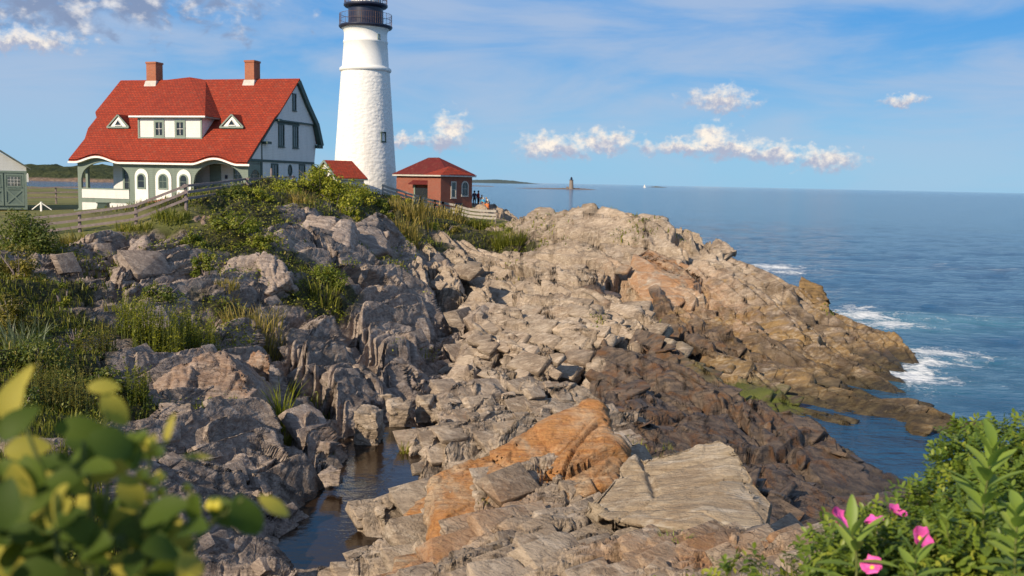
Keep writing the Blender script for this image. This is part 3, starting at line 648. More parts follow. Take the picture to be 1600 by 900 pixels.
def scatter_blocks():
    r = np.random.RandomState(11)
    Gp = P1.reshape(nc, NR, 3); Na = grid_normals(P1, nc, NR).reshape(nc, NR, 3)
    At = ATT.reshape(nc, NR, -1); Wl = [q[0].reshape(nc, NR) for q in WS]
    Vs, Fs, Zs, Zb = [], [], [], []; base = 0
    want = 3600; n = 0; tries = 0
    while n < want and tries < want * 6:
        tries += 1
        i = r.randint(30, nc - 30); j = r.randint(20, NR - 20)
        att = At[i, j]; p = Gp[i, j]; d = math.hypot(p[0], p[1])
        if d < 9.5 or d > 125 or p[2] < -0.7 or att[6] > 0.25: continue
        if r.rand() > (att[0] ** 1.0) * (1 - 0.65 * att[1]) * (1 - 0.75 * att[2] * (1 - att[3])): continue
        if att[5] > .5 and r.rand() < .86: continue
        if d > 54 and r.rand() < 0.86: continue
        wv = [Wl[k][i, j] for k in range(3)]; k = int(np.argmax([q + r.rand() * 0.3 for q in wv])); fab = WS[k][1]
        # sizes: many small, few large; larger far off where small ones would not show
        if ((p[0] + 3.9) / 4.4) ** 2 + ((p[1] - 23.5) / 11.0) ** 2 < 1 and p[2] < POOL_Z + 0.35 and r.rand() < 0.93: continue
        if att[1] > 0.35 and (p[2] > 7.6 or r.rand() < 0.5): continue
        flat = att[2] > 0.6 and att[3] < 0.5
        u = r.rand(); L = (0.26 + 0.013 * d) * (1.0 / max(0.02, u)) ** 0.45
        if k == 1 and not flat: L *= 1.15
        L = min(L * 0.95, (0.7 + 0.034 * d)) * (0.6 if att[1] > 0.35 else 1.0)
        prop = np.array([1.0, r.uniform(0.40, 0.85), r.uniform(0.14, 0.34) * (0.6 if flat else 1.0)]) * L * 0.5
        if k == 2: prop = np.array([1.0, r.uniform(0.45, 0.9), r.uniform(0.18, 0.42)]) * L * 0.5
        B = np.stack(fab, 0)
        if flat:
            n_ = Na[i, j] * 0.8 + np.array([0, 0, 0.5]); n_ /= np.linalg.norm(n_); s_ = fab[0] - n_ * (fab[0] @ n_); s_ /= np.linalg.norm(s_); B = np.stack([s_, np.cross(n_, s_), n_], 0)
        ea = r.normal(0, 0.06 if k != 2 else 0.10, 3); rot = np.array(Euler(ea).to_matrix())
        V, F = TEMPL[r.randint(len(TEMPL))]
        W = (V * prop) @ rot.T @ B
        nn = Na[i, j]; ext = (W @ nn).max()
        show = r.uniform(0.02, 0.085) * L * (0.32 if flat else 0.62)
        W = W + p + nn * (show - ext)
        Vs.append(W.astype(np.float32)); Fs.append(F + base); base += len(V); n += 1
        cellv = np.clip(r.normal(0.5, 0.28), 0, 1)
        Zs.append(np.repeat([[att[1] * 0.55, att[2], att[3], 0.0]], len(V), 0)); Zb.append(np.repeat([[att[4], att[5], cellv, 0.0]], len(V), 0))
    return np.concatenate(Vs), np.concatenate(Fs), np.concatenate(Zs), np.concatenate(Zb)
BV, BF, BZA, BZB = scatter_blocks()
z1 = np.stack([ATT[:, 1], ATT[:, 2], ATT[:, 3], np.zeros(len(P1))], 1); z2 = np.stack([ATT[:, 4], ATT[:, 5], np.clip(cell2 * 0.5 + cell3 * 0.5, 0, 1), ATT[:, 6]], 1)
TT = np.concatenate([TF[:, [0, 1, 2]], TF[:, [0, 2, 3]]])
ALLV = np.concatenate([P1, BV]); ALLF = np.concatenate([TT, BF + len(P1)]); z1 = np.concatenate([z1, BZA]); z2 = np.concatenate([z2, BZB])
terr = np_mesh('rocky_shore', ALLV, ALLF, ROCK, smooth=False)
tag(terr, 'fractured tan, grey and dark brown bedrock shore with scrubby bluff', kind='structure')
def stain_at(px, py, D, rad, k=1.0):
    c_ = np.array(at(px, py, D)); d = np.linalg.norm(ALLV - c_, axis=1); z1[:, 3] = np.maximum(z1[:, 3], k * (1 - sstep(rad * 0.4, rad, d)))
for s_ in ((640, 885, 14, 0.9, 1), (1050, 440, 66, 6, .45), (1000, 410, 70, 4, .4), (430, 590, 32, 1.2, .9), (800, 830, 16, 1.5, .5), (1150, 870, 12, 1.3, .8), (1000, 870, 12.5, 1.2, .4), (720, 860, 15, 1.5, .5), (1100, 500, 61, 6, .5), (1000, 620, 39, 5, .35), (560, 700, 31, 2, .4)):
    stain_at(*s_)
set_col(terr, 'zone_a', z1); set_col(terr, 'zone_b', z2)

# ------------------------------------------------------------------ sea and pools
def shore_depth(x, y):
    a = np.arctan2(x, y); l = np.log(np.maximum(0.5, np.hypot(x, y)))
    zz = lattice(BZ, np.clip(a, A0, A1), np.clip(l, L0, L1)); return np.where((l > L1 - 0.02), -7.5, zz)
def water_material(name, deep, turq, foam=True, scale=1.0, rough=0.08):
    m, t = material(name)
    pos = t.n('ShaderNodeNewGeometry').outputs['Position']
    fo = t.n('ShaderNodeAttribute', attribute_name='shore'); sp = t.n('ShaderNodeSeparateColor'); t.link(fo.outputs['Color'], sp.inputs[0])
    w1 = t.noise(t.mapping(pos, rot=(0, 0, R(-20)), scale=(0.5, 1.0, 1.0)), 0.32 * scale, 4, 0.55, dist=0.4)
    w2 = t.noise(t.mapping(pos, rot=(0, 0, R(15)), scale=(0.6, 1.0, 1.0)), 1.4 * scale, 5, 0.6)
    w3 = t.noise(pos, 6.0 * scale, 4, 0.6)
    b = t.bump(w1, 0.75 if foam else 0.03, 1.1)
    b = t.bump(w2, 1.0 if foam else 0.05, 0.42, b)
    b = t.bump(w3, 0.6 if foam else 0.04, 0.06, b)
    c = t.mix(t.rng(t.noise(pos, 0.03, 4, 0.6), 0.35, 0.65), deep, tuple(q * 1.35 for q in deep))
    rg = rough
    if foam:
        c = t.mix(sp.outputs[1], c, turq)
        f1 = t.noise(t.mapping(pos, rot=(0, 0, R(-25)), scale=(1.0, 0.8, 1)), 0.6, 8, 0.68, dist=0.9)
        f2 = t.noise(t.mapping(pos, rot=(0, 0, R(-12)), scale=(0.12, 0.5, 1)), 0.22, 7, 0.66, dist=1.2)
        f3 = t.noise(pos, 3.2, 6, 0.7)
        ff = t.rng(t.math('ADD', t.math('MULTIPLY', sp.outputs[0], 0.52), t.math('ADD', t.math('MULTIPLY', f1, 0.75), t.math('MULTIPLY', f3, 0.45))), 0.88, 1.04)
        ff = t.math('MAXIMUM', ff, t.math('MULTIPLY', t.rng(t.math('ADD', f2, t.math('MULTIPLY', sp.outputs[2], 0.22)), 0.70, 0.80), t.rng(sp.outputs[2], 0.02, 0.35, 0, 0.6)))
        c = t.mix(ff, c, (0.78, 0.80, 0.80)); rg = t.rng(ff, 0, 1, rough, 0.8)
    finish(t, c, rg, b, spec=0.36 if foam else 0.5, IOR=1.333)
    return m
SEA_M = water_material('sea_water', (0.012, 0.056, 0.125), (0.06, 0.21, 0.25))
def fan(name, r0, r1, na, nr, zlev, mat, a0=-70, a1=70):
    aa = np.linspace(R(a0), R(a1), na); ll = np.exp(np.linspace(math.log(r0), math.log(r1), nr))
    A_, Lr = np.meshgrid(aa, ll, indexing='ij')
    X = (Lr * np.sin(A_)).ravel(); Y = (Lr * np.cos(A_)).ravel(); Z = np.full(X.size, zlev)
    i_, j_ = np.meshgrid(np.arange(na - 1), np.arange(nr - 1), indexing='ij'); v = (i_ * nr + j_).ravel()
    return X, Y, Z, np.stack([v, v + nr, v + nr + 1, v + 1], 1)
X, Y, Z, F = fan('sea', 20, 90000, 620, 620, 0.0, SEA_M)
dist = np.hypot(X, Y)
Pq = np.stack([X, Y, np.zeros_like(X)], 1)
kk = 1 - sstep(120, 420, dist)
swell = 0.16 * vnoise(np.stack([X / 9 + Y / 14, Y / 5.5 - X / 20, Z], 1), 3) + 0.09 * vnoise(np.stack([X / 3.1, Y / 2.2, Z], 1), 4) + 0.04 * vnoise(np.stack([X / 1.1, Y / 0.9, Z], 1), 9)
open_ = sstep(48, 62, dist) * sstep(0.25, 0.36, np.arctan2(X, Y)) + sstep(75, 100, dist); open_ = np.clip(open_, 0.12, 1)
Z = Z + swell * kk * open_
sea = np_mesh('sea', np.stack([X, Y, Z], 1), F, SEA_M); tag(sea, 'blue choppy sea with foam along the rocks', kind='structure')
dz_ = shore_depth(X, Y)
wash = np.exp(-np.abs(dz_ + 0.6) / 1.5) * np.clip(open_, 0, 1)
turq = np.exp(-np.abs(dz_ + 0.6) / 2.2) * 0.35 * np.clip(open_, 0, 1)
streak = np.zeros_like(X)
def splash(px, py, rx, ry, k, arr):
    p = at_z(px, py, 0.0); q = ((X - p.x) / rx) ** 2 + ((Y - p.y) / ry) ** 2
    np.maximum(arr, k * np.exp(-q), out=arr)
wash *= 0.78
for s_ in ((1195, 417, 8, 5, .95), (1225, 425, 6, 4, .8), (1350, 492, 4, 4, .95), (1385, 508, 5, 3, .9), (1460, 552, 5, 2.5, .9), (1430, 590, 4, 2.2, .85), (1475, 565, 3, 2, .8), (1340, 478, 2.5, 2.5, .8), (1440, 610, 2.5, 1.5, .6), (1500, 500, 9, 3, .55), (1450, 490, 8, 2.5, .5)):
    splash(s_[0], s_[1], s_[2] * 1.2, s_[3] * 1.6, s_[4] * .85, wash)
for s_ in ((1480, 500, 16, 5, .6), (1420, 510, 8, 5, .5), (1470, 560, 7, 4, .4), (1440, 600, 5, 3, .3)): splash(*s_, turq)
for s_ in ((1400, 410, 40, 20, .45), (1550, 480, 20, 12, .8), (1300, 420, 25, 12, .5)): splash(*s_, streak)
set_col(sea, 'shore', np.stack([wash, turq, streak, np.ones_like(X)], 1))
POOL_M = water_material('pool_water', (0.020, 0.012, 0.007), (0, 0, 0), foam=False, scale=1.6, rough=0.02)
def pool(name, cx, cy, rx, ry, zl, label):
    n = 40; vs = [(cx + rx * math.cos(i / n * 6.2832), cy + ry * math.sin(i / n * 6.2832), zl) for i in range(n)]
    o = mesh_obj(name, vs, [list(range(n))], POOL_M); tag(o, label, kind='structure'); return o
pool('tide_pool', -3.9, 23.5, 4.2, 11.0, POOL_Z, 'still brown tide pool in the gully mirroring the sky')
# ------------------------------------------------------------------ building materials
def plain(name, col, rough=0.6, var=0.12, scale=3.0, bump_=0.0, spec=0.4):
    m, t = material(name); pos = t.n('ShaderNodeTexCoord').outputs['Object']
    n = t.noise(pos, scale, 5, 0.65)
    c = t.mix(t.rng(n, 0.3, 0.7), tuple(q * (1 - var) for q in col), tuple(min(0.95, q * (1 + var)) for q in col))
    finish(t, c, rough, t.bump(t.noise(pos, scale * 6, 4, 0.6), bump_, 0.02) if bump_ else None, spec=spec)
    return m
def clapboard(name, col, pitch=0.13, grime=0.12):
    m, t = material(name); pos = t.n('ShaderNodeTexCoord').outputs['Object']
    s = t.n('ShaderNodeSeparateXYZ'); t.link(pos, s.inputs[0])
    saw = t.math('FRACT', t.math('DIVIDE', s.outputs[2], pitch))
    n = t.noise(t.mapping(pos, scale=(1, 1, 0.25)), 2.2, 6, 0.65)
    c = t.mix(t.rng(n, 0.35, 0.7), col, tuple(q * (1 - grime) for q in col))
    c = t.mix(t.rng(saw, 0.10, 0.02), c, tuple(q * 0.45 for q in col))
    finish(t, c, 0.55, t.bump(saw, 0.5, 0.03), spec=0.35); return m
def shingles(name, c1, c2, c3, row=0.16, wid=0.30):
    m, t = material(name); pos = t.n('ShaderNodeTexCoord').outputs['Object']
    s = t.n('ShaderNodeSeparateXYZ'); t.link(pos, s.inputs[0])
    cb = t.n('ShaderNodeCombineXYZ'); t.link(t.math('ADD', s.outputs[0], t.math('MULTIPLY', s.outputs[1], 0.35)), cb.inputs[0]); t.link(s.outputs[2], cb.inputs[1])
    bk = t.n('ShaderNodeTexBrick'); t.link(cb.outputs[0], bk.inputs[0])
    bk.inputs['Scale'].default_value = 1.0; bk.inputs['Brick Width'].default_value = wid; bk.inputs['Row Height'].default_value = row
    bk.inputs['Mortar Size'].default_value = 0.028; bk.inputs['Mortar Smooth'].default_value = 0.6
    bk.inputs['Color1'].default_value = (*c1, 1); bk.inputs['Color2'].default_value = (*c2, 1); bk.inputs['Mortar'].default_value = (*c3, 1)
    n = t.noise(pos, 1.1, 6, 0.7); n2 = t.noise(t.mapping(pos, scale=(1, 1, 0.3)), 3.5, 5, 0.7)
    c = t.mix(t.rng(n, 0.38, 0.68, 0, 0.45), bk.outputs[0], tuple(q * 0.62 for q in c1))
    c = t.mix(t.rng(n2, 0.54, 0.72, 0, 0.5), c, (0.22, 0.105, 0.065))
    finish(t, c, 0.8, t.bump(bk.outputs['Fac'], -0.6, 0.03), spec=0.25); return m
def brickwork(name, c1, c2, mortar):
    m, t = material(name); pos = t.n('ShaderNodeTexCoord').outputs['Object']
    s = t.n('ShaderNodeSeparateXYZ'); t.link(pos, s.inputs[0])
    cb = t.n('ShaderNodeCombineXYZ'); t.link(t.math('ADD', s.outputs[0], s.outputs[1]), cb.inputs[0]); t.link(s.outputs[2], cb.inputs[1])
    bk = t.n('ShaderNodeTexBrick'); t.link(cb.outputs[0], bk.inputs[0])
    bk.inputs['Scale'].default_value = 1.0; bk.inputs['Brick Width'].default_value = 0.22; bk.inputs['Row Height'].default_value = 0.075; bk.inputs['Mortar Size'].default_value = 0.010
    bk.inputs['Color1'].default_value = (*c1, 1); bk.inputs['Color2'].default_value = (*c2, 1); bk.inputs['Mortar'].default_value = (*mortar, 1)
    n = t.noise(pos, 0.9, 6, 0.7)
    c = t.mix(t.rng(n, 0.4, 0.7, 0, 0.4), bk.outputs[0], tuple(q * 0.6 for q in c1))
    finish(t, c, 0.85, t.bump(bk.outputs['Fac'], -0.5, 0.01), spec=0.25); return m
def glass_mat(name, col=(0.02, 0.025, 0.03)):
    m, t = material(name); finish(t, col, 0.06, None, spec=0.6); return m
M_WHITE = clapboard('white_clapboard', (0.80, 0.79, 0.76))
M_WTRIM = plain('white_trim', (0.80, 0.78, 0.73), 0.5, 0.06)
M_GSH = clapboard('sage_shingle', (0.215, 0.265, 0.225), 0.16, 0.22)
M_GREEN = plain('sage_trim', (0.195, 0.250, 0.210), 0.5, 0.1)
M_DGREEN = plain('dark_green_trim', (0.045, 0.075, 0.060), 0.5, 0.15)
M_RED = shingles('red_shingle', (0.37, 0.047, 0.017), (0.24, 0.033, 0.015), (0.10, 0.016, 0.011))
M_BRICK = brickwork('red_brick', (0.31, 0.078, 0.045), (0.22, 0.058, 0.038), (0.26, 0.17, 0.13))
M_GLASS = glass_mat('dark_glass'); M_GLASSG = glass_mat('green_glass', (0.05, 0.07, 0.06))
M_WOOD = plain('grey_fence_wood', (0.225, 0.180, 0.175), 0.85, 0.3, 6.0, 0.4)
M_PALEWOOD = plain('pale_fence_wood', (0.40, 0.35, 0.30), 0.85, 0.25, 6.0, 0.4)
M_BLACK = plain('black_iron', (0.022, 0.026, 0.052), 0.38, 0.2, 4.0)
M_STONE = plain('pale_flashing', (0.50, 0.47, 0.42), 0.8, 0.15)

class MB:
    def __init__(s): s.v = []; s.f = []
    def add(s, vs, fs):
        b = len(s.v); s.v += [tuple(v) for v in vs]; s.f += [tuple(i + b for i in f) for f in fs]
    def box(s, x0, x1, y0, y1, z0, z1):
        s.add([(x0, y0, z0), (x1, y0, z0), (x1, y1, z0), (x0, y1, z0), (x0, y0, z1), (x1, y0, z1), (x1, y1, z1), (x0, y1, z1)],
              [(3, 2, 1, 0), (4, 5, 6, 7), (0, 1, 5, 4), (1, 2, 6, 5), (2, 3, 7, 6), (3, 0, 4, 7)])
    def prism(s, pts, d):
        """flat outline pts (3-D, in order) pushed along vector d"""
        n = len(pts); d = Vector(d); a = [Vector(p) for p in pts]
        s.add([*a, *[p + d for p in a]], [tuple(range(n - 1, -1, -1)), tuple(range(n, 2 * n)), *[(i, (i + 1) % n, n + (i + 1) % n, n + i) for i in range(n)]])
    def ring(s, outer, inner, d):
        n = len(outer); d = Vector(d); o = [Vector(p) for p in outer]; i_ = [Vector(p) for p in inner]
        s.add(o + i_ + [p + d for p in o] + [p + d for p in i_], [q for k in range(n) for q in (
            (k, n + k, n + (k + 1) % n, (k + 1) % n), (2 * n + k, 2 * n + (k + 1) % n, 3 * n + (k + 1) % n, 3 * n + k),
            (k, (k + 1) % n, 2 * n + (k + 1) % n, 2 * n + k), (n + k, 3 * n + k, 3 * n + (k + 1) % n, n + (k + 1) % n))])
    def bar(s, a, b, w, h=None, up=(0, 0, 1)):
        a = Vector(a); b = Vector(b); t = (b - a).normalized(); u = Vector(up)
        if abs(t.dot(u)) > 0.95: u = Vector((1, 0, 0))
        x = t.cross(u).normalized(); y = x.cross(t).normalized(); h = h or w
        c = [x * (i * w / 2) + y * (j * h / 2) for i, j in ((-1, -1), (1, -1), (1, 1), (-1, 1))]
        s.add([a + q for q in c] + [b + q for q in c], [(3, 2, 1, 0), (4, 5, 6, 7), (0, 1, 5, 4), (1, 2, 6, 5), (2, 3, 7, 6), (3, 0, 4, 7)])
    def tube(s, pts, r, n=8):
        pts = [Vector(p) for p in pts]; rs = r if isinstance(r, (list, tuple)) else [r] * len(pts); vs = []
        for i, p in enumerate(pts):
            t = (pts[min(i + 1, len(pts) - 1)] - pts[max(i - 1, 0)]).normalized()
            u = Vector((0, 0, 1)) if abs(t.z) < 0.9 else Vector((1, 0, 0)); x = t.cross(u).normalized(); y = t.cross(x)
            vs += [p + (x * math.cos(k / n * 6.2832) + y * math.sin(k / n * 6.2832)) * rs[i] for k in range(n)]
        fs = [(i * n + k, i * n + (k + 1) % n, (i + 1) * n + (k + 1) % n, (i + 1) * n + k) for i in range(len(pts) - 1) for k in range(n)]
        s.add(vs, fs + [tuple(range(n)), tuple(range((len(pts) - 1) * n, len(pts) * n))])
    def lathe(s, prof, n=48, cx=0, cy=0):
        vs = [(cx + r * math.cos(k / n * 6.28318), cy + r * math.sin(k / n * 6.28318), z_) for r, z_ in prof for k in range(n)]
        s.add(vs, [(i * n + k, i * n + (k + 1) % n, (i + 1) * n + (k + 1) % n, (i + 1) * n + k) for i in range(len(prof) - 1) for k in range(n)])
    def build(s, name, mat, parent=None, smooth=False, fix=True):
        o = mesh_obj(name, s.v, s.f, mat, parent, smooth)
        if fix:
            bm = bmesh.new(); bm.from_mesh(o.data); bmesh.ops.recalc_face_normals(bm, faces=bm.faces); bm.to_mesh(o.data); bm.free()
        return o
def outline(shape, cx, cz, W, H, n=14):
    """closed outline in a wall plane (a, z): rect, arch (round top) or oval"""
    if shape == 'rect': return [(cx - W / 2, cz), (cx + W / 2, cz), (cx + W / 2, cz + H), (cx - W / 2, cz + H)]
    if shape == 'oval': return [(cx + W / 2 * math.cos(k / 20 * 6.2832), cz + H / 2 + H / 2 * math.sin(k / 20 * 6.2832)) for k in range(20)]
    if shape == 'tri': return [(cx - W / 2, cz), (cx + W / 2, cz), (cx, cz + H)]
    r = W / 2
    return [(cx - r, cz), (cx + r, cz)] + [(cx + r * math.cos(k / n * math.pi), cz + H - r + r * math.sin(k / n * math.pi)) for k in range(n + 1)]
def window(parent, P, a, nrm, cx, cz, W, H, shape='rect', fw=0.12, bars=(1, 2), frame=None, pane=None, bar_m=None, proud=0.06, name='window'):
    """a window in the wall plane through P with axis a: frame part, with its pane and sash bars as sub-parts"""
    P = Vector(P); a = Vector(a); nrm = Vector(nrm); up = Vector((0, 0, 1))
    f3 = lambda q, d: P + a * q[0] + up * q[1] + nrm * d
    out = outline(shape, cx, cz - (fw if shape != 'oval' else fw), W + 2 * fw, H + 2 * fw); inn = outline(shape, cx, cz, W, H)
    m = MB(); m.ring([f3(q, 0.004) for q in out], [f3(q, 0.004) for q in inn], nrm * proud)
    if shape == 'rect': m.prism([f3(q, 0.0) for q in ((cx - W / 2 - fw - 0.04, cz - fw - 0.07), (cx + W / 2 + fw + 0.04, cz - fw - 0.07), (cx + W / 2 + fw + 0.04, cz - fw - 0.003), (cx - W / 2 - fw - 0.04, cz - fw - 0.003))], nrm * (proud + 0.05))
    w_ = m.build(name, frame or M_GREEN, parent)
    g_ = MB(); g_.prism([f3(q, 0.008) for q in inn], nrm * 0.012); g_.build('pane', pane or M_GLASS, w_)
    if bars and shape != 'tri':
        b = MB()
        for i in range(1, bars[0] + 1): x = cx - W / 2 + W * i / (bars[0] + 1); b.bar(f3((x, cz + 0.01), 0.03), f3((x, cz + H - (W * .12 if shape != 'rect' else 0.01)), 0.03), 0.028, 0.02, nrm)
        for j in range(1, bars[1] + 1): z_ = cz + H * j / (bars[1] + 1); b.bar(f3((cx - W / 2 + (0.05 if shape == 'oval' else 0.005), z_), 0.034), f3((cx + W / 2 - (0.05 if shape == 'oval' else 0.005), z_), 0.034), 0.028, 0.02, nrm)
        if b.v: b.build('sash_bar', bar_m or frame or M_GREEN, w_)
    return w_

# ------------------------------------------------------------------ keeper's house
TH = 16.0
HO = Vector((-36.36, 80.42, 7.8)); HW = 16.04
house = empty('keepers_house', HO, R(-TH))
tag(house, 'large white and sage green house with steep red shingled roof and two chimneys', 'house')
SL = 0.895; EV, EZ = -0.45, 4.33
def roof_w(v): return EZ + SL * (v - EV)
def brow(u):
    b = 0.0
    for c, h in ((2.2, 2.1), (13.25, 2.05)):
        q = abs(u - c) / h
        if q < 1: b = 0.46 * (math.cos(q * math.pi / 2) ** 1.6)
    return b
us = [i * 0.2 for i in range(-3, 83)]
def roof_front():
    m = MB(); rows = [EV + i * 0.25 for i in range(9)] + [2.0 + i * 0.57 for i in range(1, 11)]
    rows[-1] = 7.7; G = []
    for v in rows:
        uL = -0.5 if v < 1.7 else (-1.0 if v < 3.85 else -1.6); uR = 16.22 if v < 1.7 else (16.26 if v < 3.85 else 16.42)
        f = max(0.0, 1 - (v - EV) / 2.4) ** 1.6
        G.append([(uL + (uR - uL) * k / 100, v, roof_w(v) + brow(uL + (uR - uL) * k / 100) * f) for k in range(101)])
    n = len(rows)
    for sgn, off in ((1, 0.0), (-1, -0.14)):
        vs = [(p[0], p[1], p[2] + off) for r_ in G for p in r_]
        m.add(vs, [(i * 101 + k, i * 101 + k + 1, (i + 1) * 101 + k + 1, (i + 1) * 101 + k) for i in range(n - 1) for k in range(100)])
    for k in (0, 100):
        for i in range(n - 1): a, b = G[i][k], G[i + 1][k]; m.add([a, b, (b[0], b[1], b[2] - .14), (a[0], a[1], a[2] - .14)], [(0, 1, 2, 3)])
    return m
rf = roof_front().build('roof', M_RED, house, fix=False)
m = MB()  # rear slope of the roof, kinked as the gable is
prof = [(7.7, roof_w(7.7)), (9.4, 9.75), (11.05, 8.15), (11.9, 6.35)]
for (v0, z0), (v1, z1_) in zip(prof[:-1], prof[1:]):
    m.prism([(-1.5, v0, z0), (16.4, v0, z0), (16.4, v1, z1_), (-1.5, v1, z1_)], (0, -0.12, -0.14))
m.build('rear_roof', M_RED, house)
m = MB()  # bargeboard and soffit of the gable end; dark green paints in their shade
for (v0, z0), (v1, z1_) in zip(prof[:-1], prof[1:]):
    m.prism([(16.10, v0, z0 - 0.17), (16.10, v1, z1_ - 0.17), (16.10, v1 - 0.42, z1_ - 0.40), (16.10, v0 - 0.42, z0 - 0.40)], (0.42, 0, 0))
m.box(16.10, 16.50, 11.0, 11.75, 5.85, 6.15)
m.build('bargeboard', M_DGREEN, house)
m = MB()
for (v0, v1) in ((EV + .1, 1.7), (1.72, 3.85), (3.87, 7.6)):
    m.prism([(16.08, v0, roof_w(v0) - 0.16), (16.08, v1, roof_w(v1) - 0.16), (16.08, v1, roof_w(v1) - 0.34), (16.08, v0, roof_w(v0) - 0.34)], (0.12 if v0 < 1.7 else 0.2, 0, 0))
m.box(16.06, 16.50, 4.05, 4.5, 7.80, 7.98); m.box(16.06, 16.55, 2.1, 2.75, 5.86, 6.06)
m.build('rake_trim', M_DGREEN, house)
m = MB()  # pale fascia that follows the eyebrow curves
for a, b in zip(us[:-1], us[1:]):
    za, zb = EZ + brow(a) - 0.145, EZ + brow(b) - 0.145
    m.add([(a, EV + .02, za), (b, EV + .02, zb), (b, EV + .02, zb - 0.16), (a, EV + .02, za - 0.16), (a, 0.10, za + .02), (b, 0.10, zb + .02), (b, 0.10, zb - 0.16), (a, 0.10, za - 0.16)], [(0, 1, 2, 3), (2, 3, 7, 6), (0, 1, 5, 4)])
m.build('fascia', M_WTRIM, house)
# dormer
dm = MB()
A_, A2, C_, C2, B_ = (5.56, 7.7, 11.84), (3.2, 7.7, 11.62), (11.32, 1.35, 8.02), (11.32, 3.72, 7.99), (7.2, 7.75, 11.60)
D1, D2 = (4.08, 1.35, 8.02), (4.08, 3.72, 7.99)
dn = Vector((0, 0, -0.13))
dm.add([C_, A_, A2, D1, C2, B_, D2, (3.0, 7.75, 11.6)], [(3, 0, 1, 2), (0, 4, 5, 1), (6, 3, 2, 7)])
dr = dm.build('dormer_roof', M_RED, house, fix=False)
m = MB(); m.box(4.08, 11.32, 1.37, 1.80, 7.85, 8.0); m.box(10.95, 11.30, 1.80, 3.5, 7.86, 7.99); m.build('dormer_cornice', M_GREEN, house)
m = MB(); m.box(4.08, 11.34, 1.30, 1.36, 7.90, 8.03); m.build('dormer_fascia', M_WTRIM, house)
m = MB(); m.prism([(4.75, 1.7, 6.15), (10.8, 1.7, 6.15), (10.8, 1.7, 7.88), (4.75, 1.7, 7.88)], (0, .1, 0))
m.prism([(10.8, 1.8, roof_w(1.8) - .1), (10.8, 3.7, 7.88), (10.8, 1.8, 7.88)], (-.1, 0, 0)); m.prism([(4.75, 1.8, roof_w(1.8) - .1), (4.75, 3.7, 7.88), (4.75, 1.8, 7.88)], (.1, 0, 0))
dw = m.build('dormer_wall', M_WHITE, house)
m = MB(); m.box(4.72, 10.83, 1.62, 1.69, 6.15, 6.30)
for u in (4.72, 10.68): m.box(u, u + .15, 1.63, 1.69, 6.31, 7.84)
m.build('dormer_trim', M_GREEN, house)
for u in (6.75, 8.75): window(house, (0, 1.7, 0), (1, 0, 0), (0, -1, 0), u, 6.46, 0.62, 1.05, fw=0.19, bars=(1, 1), bar_m=M_WTRIM)
# little triangular dormers
for uc, wb in ((2.1, 7.10), (13.03, 7.15)):
    m = MB(); ap = (uc, 2.45, wb + 1.10); bl, br = (uc - 1.08, 2.45, wb - .02), (uc + 1.08, 2.45, wb - .02); bk = (uc, 3.95, wb + 1.12)
    vb = (wb - EZ) / SL + EV + .02
    m.add([ap, br, (uc + 1.08, vb, wb), bk, bl, (uc - 1.08, vb, wb)], [(0, 1, 2, 3), (4, 0, 3, 5)])
    tr = m.build('eyelid_roof', M_RED, house, fix=False)
    m = MB(); m.prism([(uc - .80, 2.55, wb + .10), (uc + .80, 2.55, wb + .10), (uc, 2.55, wb + .93)], (0, .06, 0)); m.build('eyelid_wall', M_WTRIM, house)
    m = MB(); m.bar((uc - 1.1, 2.47, wb + .03), (uc + 1.1, 2.47, wb + .03), 0.10, 0.14); m.bar((uc - 1.08, 2.49, wb + .05), (uc, 2.49, wb + 1.06), .08, .11); m.bar((uc + 1.08, 2.49, wb + .05), (uc, 2.49, wb + 1.06), .08, .11)
    m.build('eyelid_trim', M_GREEN, house)
    window(house, (0, 2.54, 0), (1, 0, 0), (0, -1, 0), uc, wb + .22, .62, .42, 'tri', fw=.06, bars=None, frame=M_WTRIM)
M_CHIM = brickwork('orange_brick', (0.42, 0.125, 0.055), (0.33, 0.095, 0.045), (0.30, 0.2, 0.15))
# chimneys
for u0, u1 in ((1.46, 2.44), (11.37, 12.27)):
    m = MB(); m.box(u0, u1, 7.25, 8.25, 11.0, 13.0); m.box(u0 - .05, u1 + .05, 7.2, 8.3, 13.003, 13.17); ch = m.build('chimney', M_CHIM, rf)
    m = MB(); m.prism([(u0 - .12, 7.0, 10.98), (u1 + .12, 7.0, 10.98), (u1 + .06, 7.2, 11.5), (u0 - .06, 7.2, 11.5)], (0, 1.2, 0)); m.build('flashing', M_STONE, rf)
# porch front: sage wall with two broad arches, three arched windows, white panels
def archz(u, c, hw, spring, rise):
    q = (u - c) / hw; return spring + rise * math.sqrt(max(0, 1 - q * q))
AR = ((2.70, 2.36, 2.75, 1.42), (13.36, 2.26, 2.70, 1.50))
def strip(m, u0, u1, n, lo, hi, y0, y1):
    for k in range(n):
        a = u0 + (u1 - u0) * k / n; b = u0 + (u1 - u0) * (k + 1) / n
        la, lb, ha, hb = lo(a), lo(b), hi(a), hi(b)
        m.add([(a, y0, la), (b, y0, lb), (b, y0, hb), (a, y0, ha), (a, y1, la), (b, y1, lb), (b, y1, hb), (a, y1, ha)], [(0, 1, 2, 3), (5, 4, 7, 6), (0, 4, 5, 1), (3, 2, 6, 7)])
m = MB(); top = lambda u: EZ - .30 + brow(u)
strip(m, AR[0][0] - AR[0][1], AR[0][0] + AR[0][1], 40, lambda u: archz(u, *AR[0]), top, 0, .2)
strip(m, AR[1][0] - AR[1][1], AR[1][0] + AR[1][1], 40, lambda u: archz(u, *AR[1]), top, 0, .2)
m.box(0, AR[0][0] - AR[0][1], 0, .2, 0, EZ - .29); m.box(AR[1][0] + AR[1][1], HW, 0, .2, 0, EZ - .29)
